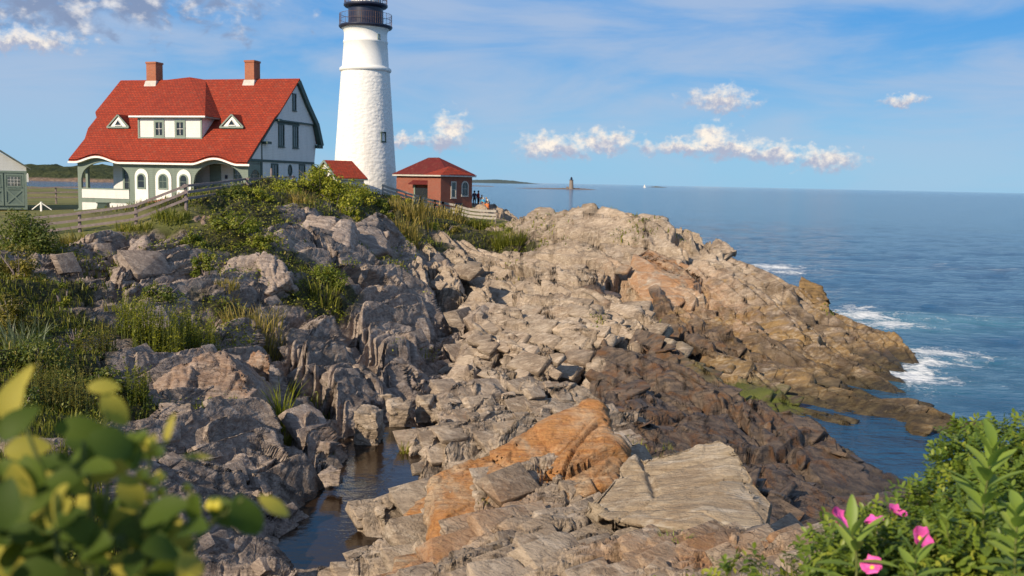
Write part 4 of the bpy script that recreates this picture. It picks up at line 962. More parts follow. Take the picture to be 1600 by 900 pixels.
strip(m, AR[0][0] + AR[0][1], AR[1][0] - AR[1][1], 40, lambda u: 0.0, top, 0, .2)
for a in AR: m.box(a[0] - a[1], a[0] + a[1], .01, .19, .82, 1.17)
pw = m.build('porch_wall', M_GSH, house, fix=False)
for a in AR:
    m = MB(); m.box(a[0] - a[1] + .05, a[0] + a[1] - .05, -.03, .16, 1.18, 1.92); pp = m.build('porch_parapet', M_WHITE, house)
    m = MB(); m.box(a[0] - a[1] + .02, a[0] + a[1] - .02, .0, .17, .05, .81); m.build('skirting', M_WHITE, house)
    m = MB(); m.box(a[0] - a[1], a[0] + a[1], -.07, .22, 1.925, 2.0); m.build('parapet_cap', M_GREEN, pp)
for uc, W_, two in ((6.24, 1.26, False), (8.31, 1.50, True), (10.22, 1.30, False)):
    m = MB(); m.prism([(q[0], -0.004, q[1]) for q in outline('arch', uc, .15, W_, 3.52)], (0, -.05, 0)); m.build('arch_surround', M_WTRIM, house)
    window(house, (0, -.055, 0), (1, 0, 0), (0, -1, 0), uc, 2.15, W_ * .46, 1.05, 'arch', fw=.11, bars=(1 if two else 0, 1), proud=.05, pane=M_GLASSG if two else M_GLASS)
# porch inside
m = MB(); m.box(0.1, HW - .05, .2, 2.2, .95, 1.05); m.box(-.02, HW - .02, .21, 2.2, 4.2, 4.28); m.build('porch_floor', plain('porch_boards', (0.30, 0.31, 0.28), 0.7), house)
m = MB(); m.box(1.75, HW, 2.2, 2.35, 0, 4.5); m.box(0.0, HW, 10.5, 10.65, 0, 6.2); m.box(1.75, 1.9, 2.35, 10.5, 0, 4.5)
m.prism([(0.05, .4, 4.5), (0.05, 10.9, 4.5), (0.05, 11.1, 6.2), (0.05, 10.7, 8.0), (0.05, 7.7, 11.3)], (.1, 0, 0))
m.build('wall', M_WHITE, house)
for q in ((2.75, 5.4, 2.10, 2.19, 1.1, 4.15), (11.2, 12.2, 2.08, 2.19, 1.1, 4.15)):
    m = MB(); m.box(*q); m.build('porch_panelling', M_GREEN, house)
m = MB(); m.box(0.02, .24, .9, 1.15, 1.05, 4.2); m.build('porch_post', M_GREEN, house)
for u in (3.4, 4.6): window(house, (0, 2.09, 0), (1, 0, 0), (0, -1, 0), u, 1.9, .8, 1.9, fw=.1, bars=(1, 2))
for u in (13.95, 15.1): window(house, (0, 2.19, 0), (1, 0, 0), (0, -1, 0), u, 1.7, .95, 2.1, fw=.1, bars=(2, 4), bar_m=M_WTRIM, pane=M_GLASSG)
# right-hand gable
m = MB()
m.prism([(HW - .04, 2.0, -2.5), (HW - .04, 10.62, -2.5), (HW - .04, 10.62, 4.48), (HW - .04, 2.0, 4.48)], (-.15, 0, 0))
m.prism([(HW + .02, .25, 4.62), (HW + .02, 10.95, 4.62), (HW + .02, 11.25, 6.2), (HW + .02, 10.65, 7.92), (HW + .02, 4.0, 7.92)], (-.2, 0, 0))
m.prism([(HW + .22, 3.95, 7.95), (HW + .22, 10.72, 7.95), (HW + .22, 7.7, 11.30)], (-.4, 0, 0))
m.build('gable_wall', M_WHITE, house)
m = MB(); m.box(HW - .06, HW + .06, .2, 10.9, 4.42, 4.61); m.box(HW + .02, HW + .26, 3.95, 10.75, 7.83, 7.96); m.box(HW - .04, HW + .03, 1.9, 2.12, -2.5, 4.41); m.box(HW - .02, HW + .04, 10.48, 10.64, -2.5, 4.41)
m.box(HW + .02, HW + .06, 1.95, 2.08, 4.62, 6.1); m.box(HW + .02, HW + .05, 4.5, 8.2, 7.62, 7.82); m.build('gable_trim', M_DGREEN, house)
GP_, GA_, GN_ = (HW + .02, 0, 0), (0, 1, 0), (1, 0, 0)
window(house, (HW + .22, 0, 0), GA_, GN_, 6.95, 8.95, .42, 1.25, fw=.1, bars=(0, 1), frame=M_DGREEN)
for v in (5.1, 7.5): window(house, GP_, GA_, GN_, v, 5.85, .72, 1.68, fw=.12, bars=(1, 1), frame=M_DGREEN)
GP2 = (HW - .04, 0, 0)
window(house, GP2, GA_, GN_, 4.1, 2.2, .85, 2.0, fw=.14, bars=(1, 1), frame=M_DGREEN)
window(house, GP2, GA_, GN_, 6.65, 3.42, .46, .80, 'oval', fw=.1, bars=(1, 1), frame=M_DGREEN)
window(house, GP2, GA_, GN_, 8.75, 2.6, .8, 1.65, fw=.14, bars=(1, 1), frame=M_DGREEN)
m = MB()  # side of the porch: sage posts and a round arch
for k in range(20):
    a = .2 + 1.78 * k / 20; b = .2 + 1.78 * (k + 1) / 20; za = archz(a, 1.09, .74, 3.0, .78) if abs(a - 1.09) < .74 else 0.0; zb = archz(b, 1.09, .74, 3.0, .78) if abs(b - 1.09) < .74 else 0.0
    if abs((a + b) / 2 - 1.09) > .72: za = zb = -1.5
    m.add([(HW - .02, a, za), (HW - .02, b, zb), (HW - .02, b, 4.41), (HW - .02, a, 4.41)], [(0, 1, 2, 3)])
m.build('porch_side', M_GSH, house, fix=False)
m = MB(); m.box(HW - .3, HW - .06, .2, 2.0, -1.5, 1.9); m.build('side_parapet', M_WHITE, house)
m = MB(); m.box(12.6, 12.8, 2.1, 2.19, 3.0, 3.3); m.build('porch_lantern', M_BLACK, house)
m = MB(); m.box(-.5, 0.0, .5, 1.5, 0, .25); m.box(-.9, -.5, .5, 1.5, 0, .12); m.build('step', M_GREEN, house)
# rear ell with its own red roof, seen past the gable
ell = MB(); ell.prism([(15.2, 11.6, 4.7), (17.9, 15.5, 1.4), (12.5, 19, 1.4), (9.5, 14.6, 4.7)], (0, 0, -.12)); ell.build('ell_roof', M_RED, house)
ell = MB(); ell.box(10, 15.6, 10.66, 14, -1.0, 2.2); ell.build('ell_wall', M_WHITE, house)

# ------------------------------------------------------------------ lighthouse
LC = at(570.3, 300, 112); LZ = 8.6
tower = empty('lighthouse', (LC.x, LC.y, LZ)); tag(tower, 'tall white round lighthouse tower with black gallery and lantern above the red roofs', 'lighthouse')
def zt(py): return at(570, py, 112).z - LZ
sc_ = 112 / 1500.0
mt, t = material('painted_rubble'); pos = t.n('ShaderNodeTexCoord').outputs['Object']
vo = t.n('ShaderNodeTexVoronoi', feature='SMOOTH_F1'); t.link(t.vmath('ADD', t.mapping(pos, scale=(1, 1, 1.5)), t.vmath('SCALE', t.noise(pos, 1.6, 4, 0.6, out=1), scale=0.5)), vo.inputs['Vector']); vo.inputs['Scale'].default_value = 2.3
nn = t.noise(pos, 4.0, 5, 0.65); st = t.noise(t.mapping(pos, scale=(1.4, 1.4, 0.12)), 1.2, 5, 0.6)
c = t.mix(t.rng(st, 0.52, 0.74, 0, 0.5), (0.80, 0.785, 0.745), (0.62, 0.58, 0.52))
c = t.mix(t.rng(nn, 0.62, 0.75, 0, 0.35), c, (0.55, 0.52, 0.48))
finish(t, c, 0.7, t.bump(nn, 0.45, 0.05, t.bump(vo.outputs['Distance'], 0.55, 0.12)), spec=0.3); M_RUBBLE = mt
m = MB(); prof_t = []
for py, hw in ((330, 52.5), (300, 50), (260, 47), (220, 44.2), (180, 41.5), (150, 39.5), (125, 37.8), (113, 36.9)): prof_t.append((hw * sc_, zt(py)))
pf = []
for (r0, z0), (r1, z1_) in zip(prof_t[:-1], prof_t[1:]):
    for k in range(10): pf.append((r0 + (r1 - r0) * k / 10, z0 + (z1_ - z0) * k / 10))
pf.append(prof_t[-1])
m.lathe(pf, 96)
base_m = m.build('rubble_shaft', M_RUBBLE, tower, True)
m = MB(); m.lathe([(36.9 * sc_, zt(113.2)), (38.9 * sc_, zt(112)), (39.6 * sc_, zt(110)), (39.2 * sc_, zt(107.5)), (36.4 * sc_, zt(105.5)), (35.4 * sc_, zt(104)), (34.2 * sc_, zt(85)), (33.2 * sc_, zt(68.5)), (33.9 * sc_, zt(67.5)), (33.9 * sc_, zt(65)), (32.9 * sc_, zt(64)), (32.6 * sc_, zt(55)), (32.9 * sc_, zt(51)), (34.5 * sc_, zt(47.5)), (36.5 * sc_, zt(45.6))], 96)
m.build('upper_shaft', plain('white_paint', (0.80, 0.785, 0.745), 0.6, 0.05, 1.5, 0.15), tower, True)
m = MB(); m.lathe([(36.3 * sc_, zt(45.8)), (39.5 * sc_, zt(44.6)), (40.6 * sc_, zt(42.8)), (40.6 * sc_, zt(41)), (26.0 * sc_, zt(40.6))], 64); m.build('gallery_deck', M_BLACK, tower)
m = MB(); m.lathe([(26.4 * sc_, zt(41)), (26.4 * sc_, zt(11))], 48); m.build('watch_room', M_BLACK, tower, True)
m = MB(); m.lathe([(26.5 * sc_, zt(13.5)), (31.5 * sc_, zt(12)), (33.3 * sc_, zt(10)), (33.3 * sc_, zt(7.4)), (20 * sc_, zt(7.0))], 64); m.build('lantern_deck', M_BLACK, tower)
def railing(name, r, z0, z1_, n, rails, mat, th):
    m = MB()
    for k in range(n):
        a = k / n * 6.2832; m.bar((r * math.cos(a), r * math.sin(a), z0), (r * math.cos(a), r * math.sin(a), z1_), th if k % 6 else th * 2.2)
    for zz in rails:
        pts = [(r * math.cos(k / 48 * 6.2832), r * math.sin(k / 48 * 6.2832), zz) for k in range(49)]
        for a, b in zip(pts[:-1], pts[1:]): m.bar(a, b, th * 1.4)
    return m.build(name, mat, tower)
M_RUSTY = plain('rusty_rail', (0.10, 0.055, 0.045), 0.7, 0.3)
railing('gallery_railing', 39.6 * sc_, zt(41), zt(23), 72, (zt(23.2), zt(32)), M_RUSTY, 0.022)
railing('lantern_railing', 32.2 * sc_, zt(7.4), zt(-9), 48, (zt(-9), zt(-3.5), zt(2)), M_RUSTY, 0.028)
m = MB(); m.lathe([(22.5 * sc_, zt(7.2)), (22.5 * sc_, zt(-2))], 32); m.build('lantern_base', M_WTRIM, tower, True)
m = MB(); m.lathe([(21.5 * sc_, zt(-2)), (21.5 * sc_, zt(-36))], 16); m.build('lantern_glass', glass_mat('lantern_glass_m', (0.10, 0.12, 0.14)), tower)
m = MB(); m.lathe([(24 * sc_, zt(-36)), (20 * sc_, zt(-44)), (11 * sc_, zt(-52)), (3 * sc_, zt(-56)), (3 * sc_, zt(-60)), (0.01, zt(-63))], 32); m.build('lantern_dome', M_BLACK, tower, True)
aw = R(-35)   # small dark window low on the right of the shaft
rw = 43.9 * sc_; dv_ = Vector((math.sin(R(47)), -math.cos(R(47)), 0)); tv = Vector((math.cos(R(47)), math.sin(R(47)), 0))
window(tower, dv_ * (rw - .06), tv, dv_, 0, zt(221), .50, .95, fw=.08, bars=(1, 1), frame=M_DGREEN, proud=.16)
rw = 32.9 * sc_; dv_ = Vector((math.sin(R(45)), -math.cos(R(45)), 0)); tv = Vector((math.cos(R(45)), math.sin(R(45)), 0))
window(tower, dv_ * (rw - .04), tv, dv_, 0, zt(63), .22, .42, fw=.06, bars=None, frame=M_GREEN, proud=.1)

# ------------------------------------------------------------------ brick fog-signal house by the tower
BC = Vector((-7.6, 100.0, 8.2)); bh = empty('brick_house', BC, R(45)); tag(bh, 'small red brick building with a hipped red roof right of the tower', 'building')
H_ = 3.35   # eave height; local x along the right-hand face, local y along the left-hand face
m = MB(); m.box(0, 4.4, 0, 2.1, -.8, H_); m.box(1.25, 4.38, 2.1, 9, -.8, H_); m.build('wall', M_BRICK, bh)
def hip(x0, x1, y0, y1, z0, z1_, i):
    m = MB(); L = y1 - y0; W = x1 - x0
    m.add([(x0, y0, z0), (x1, y0, z0), (x1, y1, z0), (x0, y1, z0), ((x0 + x1) / 2, y0 + i, z1_), ((x0 + x1) / 2, y1 - i, z1_)], [(0, 1, 4), (1, 2, 5, 4), (2, 3, 5), (3, 0, 4, 5), (3, 2, 1, 0)])
    return m
M_RED_SHADE = shingles('shaded_red_shingle', (0.14, 0.017, 0.017), (0.10, 0.014, 0.014), (0.09, 0.012, 0.010))  # shaded copy of the red shingle, its shade painted in as dark red
hip(.85, 4.8, -.35, 9.4, H_ + .08, H_ + 1.95, 4.0).build('roof', M_RED_SHADE, bh)
hip(-.35, 4.5, -.35, 2.5, H_ + .05, H_ + 1.0, 1.4).build('porch_roof', M_RED, bh)
m = MB(); m.box(-.33, 4.7, -.33, 2.3, H_ - .1, H_ + .045); m.box(.9, 4.75, 2.31, 9.3, H_ - .1, H_ + .075); m.build('cornice', M_STONE, bh)
window(bh, (0, 0, 0), (1, 0, 0), (0, -1, 0), 1.75, 1.15, .5, 1.5, fw=.12, bars=(0, 1), frame=M_STONE, pane=M_GLASSG)
window(bh, (0, 0, 0), (1, 0, 0), (0, -1, 0), 3.35, 1.3, .75, 1.4, 'arch', fw=.13, bars=(1, 1), frame=M_STONE)
m = MB(); m.box(2.0, 3.0, -.12, -.004, .25, .5); m.box(2.3, 2.4, -.2, -.12, .1, .5); m.build('horn_bracket', M_BLACK, bh)
m = MB(); m.box(1.2, 1.25, 3.1, 5.6, 0, 2.0); m.build('doorway', M_GLASS, bh)
for q in ((1.14, 1.245, 2.85, 3.09, 0, 2.3), (1.14, 1.245, 5.61, 5.85, 0, 2.3), (1.0, 1.245, 2.2, 2.84, 0, 2.6)):
    m = MB(); m.box(*q); m.build('door_jamb', M_GREEN, bh)
m = MB(); m.prism([(1.24, 2.7, 2.75), (1.24, 6.1, 2.75), (.55, 6.1, 2.35), (.55, 2.7, 2.35)], (0, 0, .07)); m.build('door_canopy', M_RED_SHADE, bh)

# covered entry with a red roof at the foot of the tower
eL = at(507, 250, 103); es = empty('entry_shed', (eL.x, eL.y, 8.3), math.atan2(.62, .78)); tag(es, 'low white shed with a red roof in front of the white tower', 'shed')
ht = eL.z - 8.3; m = MB()
m.prism([(0, 0, ht), (3.3, 0, ht), (3.6, -2.9, ht - 1.85), (-.15, -2.9, ht - 1.85)], (0, 0, -.1)); m.prism([(0, .01, ht), (3.3, .01, ht), (3.6, 2.9, ht - 1.85), (-.15, 2.9, ht - 1.85)], (0, 0, -.1)); m.build('roof', M_RED, es)
m = MB(); m.prism([(.12, -2.6, -1), (.12, 2.6, -1), (.12, 2.6, ht - 1.85), (.12, 0, ht - .16), (.12, -2.6, ht - 1.85)], (3.2, 0, 0)); m.build('wall', M_WHITE, es)
m = MB(); m.bar((-.08, 0, ht - .08), (-.2, -2.9, ht - 1.93), .08, .2); m.bar((-.08, 0, ht - .08), (-.2, 2.9, ht - 1.93), .08, .2); m.bar((-.15, -2.9, ht - 2.0), (3.6, -2.9, ht - 2.0), .1, .14); m.build('rake_trim', M_GREEN, es)
m = MB(); m.box(.04, .11, -.5, .5, ht - 1.6, ht - .9); m.build('vent', M_DGREEN, es)

# garage at the left edge
gb = at(43, 322, 84); gr = empty('garage', (gb.x, gb.y, gb.z), R(27)); tag(gr, 'white and sage garage with crossed double doors at the left edge', 'garage')
Wg, Hg, Rg = 6.6, 3.35, 2.2
m = MB(); m.prism([(-Wg, 0, 2.95), (0, 0, 2.95), (0, 0, Hg), (-Wg / 2, 0, Hg + Rg - .1), (-Wg, 0, Hg)], (0, 9, 0)); m.build('gable_wall', M_WHITE, gr)
m = MB(); m.box(-Wg, 0, .02, 8.9, -.3, 2.95); m.build('wall', M_GREEN, gr)
m = MB()
for sx in (1, -1):
    c0 = (-Wg / 2 + sx * (Wg / 2 + .35), Hg - .22); c1 = (-Wg / 2, Hg + Rg + .05)
    m.prism([(c0[0], -.35, c0[1]), (c1[0], -.35, c1[1]), (c1[0], 9.3, c1[1]), (c0[0], 9.3, c0[1])], (0, 0, .12))
m.build('roof', plain('green_grey_shingle', (0.13, 0.15, 0.13), .85, .2), gr)
m = MB(); m.box(-Wg - .02, .02, -.09, -.004, 2.86, 3.04); m.box(-.2, 0.0, -.08, -.004, -.3, 2.85); m.box(-Wg, -Wg + .2, -.08, -.004, -.3, 2.85); m.build('trim', M_GREEN, gr)
for x0 in (-1.72, -3.32, -4.92):
    m = MB(); w_ = 1.5; m.box(x0, x0 + w_, -.05, .0, 0.02, 2.8); dd = m.build('door', plain('door_green', (0.15, 0.20, 0.175), .6, .12), gr)
    m = MB(); m.box(x0, x0 + .14, -.09, -.051, .02, 2.8); m.box(x0 + w_ - .14, x0 + w_, -.09, -.051, .02, 2.8)
    for zz in (.03, 1.42, 2.62): m.box(x0 + .14, x0 + w_ - .14, -.088, -.051, zz, zz + .16)
    m.bar((x0 + .14, -.07, 1.4), (x0 + w_ - .14, -.07, .2), .03, .13); m.bar((x0 + .14, -.072, .2), (x0 + w_ - .14, -.072, 1.4), .03, .13); m.build('brace', M_GREEN, dd)
    window(gr, (0, -.05, 0), (1, 0, 0), (0, -1, 0), x0 + w_ / 2, 1.72, w_ - .5, .8, fw=.06, bars=(3, 2), frame=M_GREEN, bar_m=M_WTRIM, proud=.03, pane=glass_mat('dusty_glass', (.12, .13, .12)))
m = MB(); m.box(.0, .16, -.14, .06, 2.1, 2.75); m.box(.03, .13, -.11, .03, 2.75, 2.85); m.build('lamp', M_WTRIM, gr)

# ------------------------------------------------------------------ fences
def gz(x, y): return base_z(x, y)
def fence(name, pts, post_h, rail_h, label, mat, post_r=.085, rail_t=(.07, .13), tall=(), post_mat=None, rnd_=True, tops=None):
    P = [Vector(p) for p in pts]; root = empty(name, P[0]); tag(root, label, 'fence'); o0 = P[0]
    for i, p in enumerate(P):
        m = MB(); h = post_h * (1.55 if i in tall else 1) * rnd.uniform(.97, 1.04); q = p - o0
        lean = Vector((rnd.uniform(-.03, .03), rnd.uniform(-.03, .03), 0))
        if rnd_: m.tube([q + Vector((0, 0, -.5)), q + Vector((0, 0, h * .6)) + lean * .6, q + Vector((0, 0, h)) + lean], [post_r * 1.05, post_r, post_r * .93], 8)
        else: m.bar(q + Vector((0, 0, -.5)), q + Vector((0, 0, h)), post_r * 1.7)
        po = m.build('post', post_mat or mat, root)
        if tops:
            m = MB(); m.box(q.x - .13, q.x + .13, q.y - .13, q.y + .13, q.z + h + .002, q.z + h + .16); m.build('post_cap', tops, po)
    for i in range(len(P) - 1):
        for rh in rail_h:
            a, b = P[i] - o0 + Vector((0, 0, rh + rnd.uniform(-.02, .02))), P[i + 1] - o0 + Vector((0, 0, rh + rnd.uniform(-.02, .02)))
            d = (b - a).normalized(); m = MB(); off = d.cross(Vector((0, 0, 1))).normalized() * (post_r + rail_t[0] * .5)
            if off.y > 0: off = -off
            mid = (a + b) / 2 + Vector((0, 0, rnd.uniform(-.03, .01)))
            m.bar(a - d * .12 + off, mid + off, *rail_t); m.bar(mid + off, b + d * .12 + off, *rail_t); m.build('rail', mat, root)
    return root
fence('rail_fence', [at(55, 372, 49), at(125, 364, 49.5), at(213, 351.5, 50), at(291, 321, 50.5), at(386, 304, 64), at(424, 300, 70), at(458, 297, 76)], 1.12, (.32, .68, 1.02),
      'weathered grey three rail fence climbing the lawn below the white house', M_WOOD, tall=(5,))
fence('rail_fence', [at(-40, 316, 96), at(40, 314.5, 97), at(88, 313.5, 98), at(140, 313, 99)], 1.45, (.35, .85, 1.35), 'distant weathered rail fence in the scrub beyond the garage', M_WOOD)
def ground_pt(px, D, dz=0.0):
    x = x_at(px, D); return Vector((x, D, base_z(x, D) + dz))
M_GREYP = plain('bleached_plank', (0.36, 0.33, 0.29), .85, .25, 6, .3)
pf_ = [at(598, 306, 96), at(620, 313, 96.5), at(634, 317, 97), at(657, 324, 97), at(680, 330, 97), at(692, 333, 97), at(713, 337, 97), at(733, 343, 97), at(753, 345, 96.5), at(774, 346, 96)]
fence('plank_fence', [p + Vector((0, 0, .1)) for p in pf_], 1.05, (.22, .56, .92), 'bleached plank fence descending past the brick building to the point', M_GREYP, post_r=.07, rail_t=(.06, .22), post_mat=M_WOOD, rnd_=False)
# white barrier post with slanting braces on the lawn
bp = at(64.5, 328, 74); bo = empty('barrier', bp); tag(bo, 'white post with two slanting braces on the lawn beside the garage', 'barrier')
m = MB(); m.bar((0, 0, -.2), (0, 0, .62), .12); m.build('post', M_WTRIM, bo)
for sx in (-1, 1): m = MB(); m.bar((sx * .08, 0, .5), (sx * .75, .1, .02), .06); m.build('brace', M_WTRIM, bo)
bp = at(162, 327.5, 77.5); bo = empty('bin', bp); tag(bo, 'dark green bin standing against the white skirt of the porch', 'bin')
m = MB(); m.prism([(-.42, -.3, -.1), (.42, -.3, -.1), (.36, -.3, .5), (-.36, -.3, .5)], (0, .6, 0)); m.build('body', M_DGREEN, bo)
m = MB(); m.box(-.44, .44, -.36, .36, .502, .58); m.build('lid', M_DGREEN, bo)

# brick path across the lawn to the porch
pm = brickwork('path_brick', (0.40, 0.115, 0.065), (0.30, 0.085, 0.05), (0.26, 0.17, 0.13))
L_, R_ = [], []
for k in range(14):
    f = k / 13; D = 60 + 16.5 * f; px = 258 + 12 * f; x = x_at(px, D)
    for arr, s in ((L_, -1), (R_, 1)):
        xx = x + s * (1.9 - .3 * f); arr.append((xx, D, base_z(xx, D) + .035))
o = mesh_obj('path', L_ + R_, [(i, i + 1, 14 + i + 1, 14 + i) for i in range(13)], pm); tag(o, 'red brick path across the lawn to the porch', kind='structure')

# ------------------------------------------------------------------ far shores
def ridge_strip(name, D, pxs, tops, depth, mat, label, shore_py=None, jag=1.0, seed=1, n=260):
    xs = np.linspace(x_at(pxs[0], D), x_at(pxs[-1], D), n); tx = [x_at(p, D) for p in pxs]
    tz = np.interp(xs, tx, tops); rows = 12; V = []
    for j in range(rows):
        f = j / (rows - 1)
        for x, tz_ in zip(xs, tz): V.append((x, D + depth * f, max(-.5, tz_ * math.sin(min(1, f * 1.7) * math.pi / 2) ** .8 if f < .6 else tz_ * (1 - (f - .6) * 1.6))))
    V = np.array(V, np.float32); V[:rows and n, 2] = -.5
    nz = fbm(np.stack([V[:, 0] / (depth * .045), V[:, 1] / (depth * .045), np.zeros(len(V))], 1), 4, seed)
    V[:, 2] += nz * jag * np.minimum(1, V[:, 2].clip(0) / (max(tops) * .25 + .01)); i_, j_ = np.meshgrid(np.arange(rows - 1), np.arange(n - 1), indexing='ij'); v = (i_ * n + j_).ravel()
    o = np_mesh(name, V, np.stack([v, v + 1, v + n + 1, v + n], 1), mat); tag(o, label, kind='structure'); return o
mt, t = material('wooded_hill'); pos = t.n('ShaderNodeNewGeometry').outputs['Position']; s = t.n('ShaderNodeSeparateXYZ'); t.link(pos, s.inputs[0])
c = t.mix(t.rng(t.noise(pos, .06, 6, .7), .35, .65), (.028, .042, .022), (.075, .085, .035))
c = t.mix(t.rng(t.math('ADD', s.outputs[2], t.math('MULTIPLY', t.noise(pos, .04, 4, .6), 5)), 7.6, 5.6), c, t.mix(t.noise(pos, .1, 4, .7), (.12, .07, .05), (.36, .27, .2)))
finish(t, c, .9, t.bump(t.noise(pos, .12, 5, .7), 1.0, 6), spec=.1); M_HILL = mt
ridge_strip('hills', 1240, (-500, -100, 20, 45, 70, 110, 150, 260, 420), (16, 20, 21, 22, 23.5, 21, 19, 10, 1), 260, M_HILL, 'low wooded headland across the bay left of the house', jag=5.5, n=420)
ridge_strip('hills', 9000, (690, 738, 775, 800, 830, 850), (14, 27, 36, 29, 8, -1), 900, plain('hazed_wood', (.060, .085, .080), .95), 'low wooded island on the far horizon', jag=5, seed=4)  # distance haze is put into the island's bluish wood colour
LED = rock_material('ledge_rock', (.13, .095, .075), (.22, .17, .13), (.28, .22, .17), masks=False, orange=0)
ridge_strip('sea_ledge', 1840, (805, 840, 870, 892, 905, 920, 938), (.2, 1.1, 1.5, 2.8, 2.6, 1.3, -.3), 60, LED, 'low rocky ledge far out in the sea', jag=1.2, seed=8)
ridge_strip('sea_ledge', 2300, (700, 735, 765, 775), (1.5, 1.4, 1.1, -.3), 60, LED, 'low reef far off behind the brick building', jag=.8, seed=9)
ridge_strip('sea_ledge', 5200, (1015, 1030, 1048), (-.5, 6, -.5), 200, plain('far_isle', (.11, .11, .08), .95), 'tiny low island on the horizon', jag=1.5, seed=10)
lp = at(892.5, 294, 1850); fl = empty('far_lighthouse', (lp.x, 1850, 2.0)); tag(fl, 'tiny grey granite lighthouse on a rocky ledge out at sea', 'lighthouse')
m = MB(); m.lathe([(4.6, -1.5), (4.4, 1), (4.0, 6), (3.6, 14), (3.5, 15.5)], 20); m.build('shaft', plain('granite', (.23, .19, .16), .9), fl)
m = MB(); m.lathe([(3.5, 15.5), (4.3, 15.7), (4.3, 16.3), (2.0, 16.4), (2.0, 19.5), (2.4, 19.6), (.2, 22)], 16); m.build('lantern', M_BLACK, fl)
m = MB(); m.box(-9.5, -5.4, -2, 2, -1.5, 3.2); m.build('landing_pier', plain('granite_pier', (.2, .16, .14), .9), fl)
bp = at(1007, 290.5, 4200); sb = empty('sailboat', (bp.x, 4200, 0)); tag(sb, 'tiny white sailboat on the horizon', 'sailboat')
m = MB(); m.prism([(-5, 0, 0), (5, 0, 0), (6, 0, 1.6), (-5.3, 0, 1.4)], (0, 2.5, 0)); m.build('hull', M_WTRIM, sb)
m = MB(); m.prism([(0.3, 1.2, 2.2), (-4.6, 1.2, 2.2), (0.3, 1.2, 15)], (0, .1, 0)); m.prism([(0.7, 1.2, 1.9), (5.2, 1.2, 1.9), (0.7, 1.2, 13)], (0, .1, 0)); m.build('sail', M_WTRIM, sb)
m = MB(); m.bar((.5, 1.2, 1), (.5, 1.2, 15.5), .25); m.build('mast', M_PALEWOOD, sb)
# ------------------------------------------------------------------ single rocks
def rock(name, pts, mat, label, cat='rock', fab=FAB_NEAR, k=1.0, cuts=3, seed=0, Dn=15.0, stains=0.0, group=None):
    """a single rock: hull of the given points, finely divided and broken along its fabric"""
    V, F = hull_template(seed, [tuple(p) for p in pts], bevel=0.0)
    c0 = V.mean(0); bm = bmesh.new()
    vs = [bm.verts.new(v) for v in V]
    for f in F: bm.faces.new([vs[i] for i in f])
    target = max(0.018, Dn * 0.0016)
    for _ in range(9):
        e = [q for q in bm.edges if q.calc_length() > target * 2.2]
        if not e or len(bm.verts) > 60000: break
        bmesh.ops.subdivide_edges(bm, edges=e, cuts=1, use_grid_fill=False)
        bmesh.ops.triangulate(bm, faces=[f for f in bm.faces if len(f.verts) > 3])
    bmesh.ops.recalc_face_normals(bm, faces=bm.faces)
    bm.normal_update()
    P = np.array([v.co[:] for v in bm.verts], np.float32); N = np.array([v.normal[:] for v in bm.verts], np.float32)
    FF = np.array([[v.index for v in f.verts] for f in bm.faces], np.int32) if not bm.verts.index_update() else None
    bm.free()
    size = float(np.linalg.norm(P.max(0) - P.min(0)))
    big, c1 = cells3(warped(P, seed), fab, tuple(size * q for q in (0.45, 0.30, 0.13)), seed + 500, 1.4, 0.7, 0.09, soft=0.12)
    fine, c3 = relief_fine(P, fab, np.full(len(P), Dn, np.float32), seed + 600)
    P2 = P + N * (big * 0.028 * size * k + fine * 0.75 * min(1, size / 3) * k)[:, None]
    z0 = P2[:, 2].min(); org = Vector((c0[0], c0[1], float(z0)))
    o = np_mesh(name, P2 - np.array(org, np.float32), FF, mat, smooth=False); o.location = org
    tag(o, label, cat, group)
    if mat is ROCK or mat is ORANGE_M:
        n = len(P2); set_col(o, 'zone_a', np.stack([np.zeros(n), np.zeros(n), np.zeros(n), np.full(n, stains)], 1)); set_col(o, 'zone_b', np.stack([np.zeros(n), np.full(n, 1.0 if fab is FAB_LEFT else 0.0), c1, np.zeros(n)], 1))
    return o
ORANGE_M = rock_material('rusty_rock', (0.27, 0.175, 0.105), (0.43, 0.32, 0.21), (0.52, 0.42, 0.30), strike=(0.8, 0.6, 0), orange=0.3, crack=0.35, grain=0.6)
SLAB_M = rock_material('grained_slab', (0.27, 0.195, 0.125), (0.42, 0.345, 0.25), (0.52, 0.46, 0.38), masks=False, strike=(1.0, 0.12, 0), orange=0.06, crack=0.15, grain=0.38)
def pts_of(rows, back=(0.3, 1.2, -0.6)):
    a = [at(*r) for r in rows]; b = Vector(back); return [tuple(p) for p in a] + [tuple(p + b) for p in a]
rock('slab_rock', pts_of([(908, 792, 14.9), (985, 716, 16.2), (1125, 684, 16.5), (1152, 700, 16.1), (1208, 785, 14.9), (1196, 828, 14.0), (1085, 828, 13.8), (950, 812, 14.3)], (0.15, 0.9, -0.75)), SLAB_M,
     'big pale wood-grained slab lying tilted on the foreground ledge', fab=fabric(186, 30), k=0.9, seed=3, Dn=12)
rock('rusty_crag', pts_of([(682, 756, 18.0), (762, 716, 18.8), (850, 674, 19.6), (928, 644, 20.3), (958, 690, 19.4), (960, 752, 17.7), (850, 800, 16.9), (698, 862, 15.9)], (-0.7, 1.3, -1.6)), ORANGE_M,
     'long rust orange crag with a jagged crest beside the pale slab', k=1.5, seed=5, Dn=15, stains=.8)
rock('rusty_rock', pts_of([(612, 905, 14.4), (618, 872, 14.8), (660, 862, 14.9), (694, 880, 14.5), (690, 905, 14.0)], (0, .6, -.4)), ORANGE_M, 'low bright orange rock at the bottom edge next to the pool', k=.8, seed=6, Dn=14, stains=1.0)
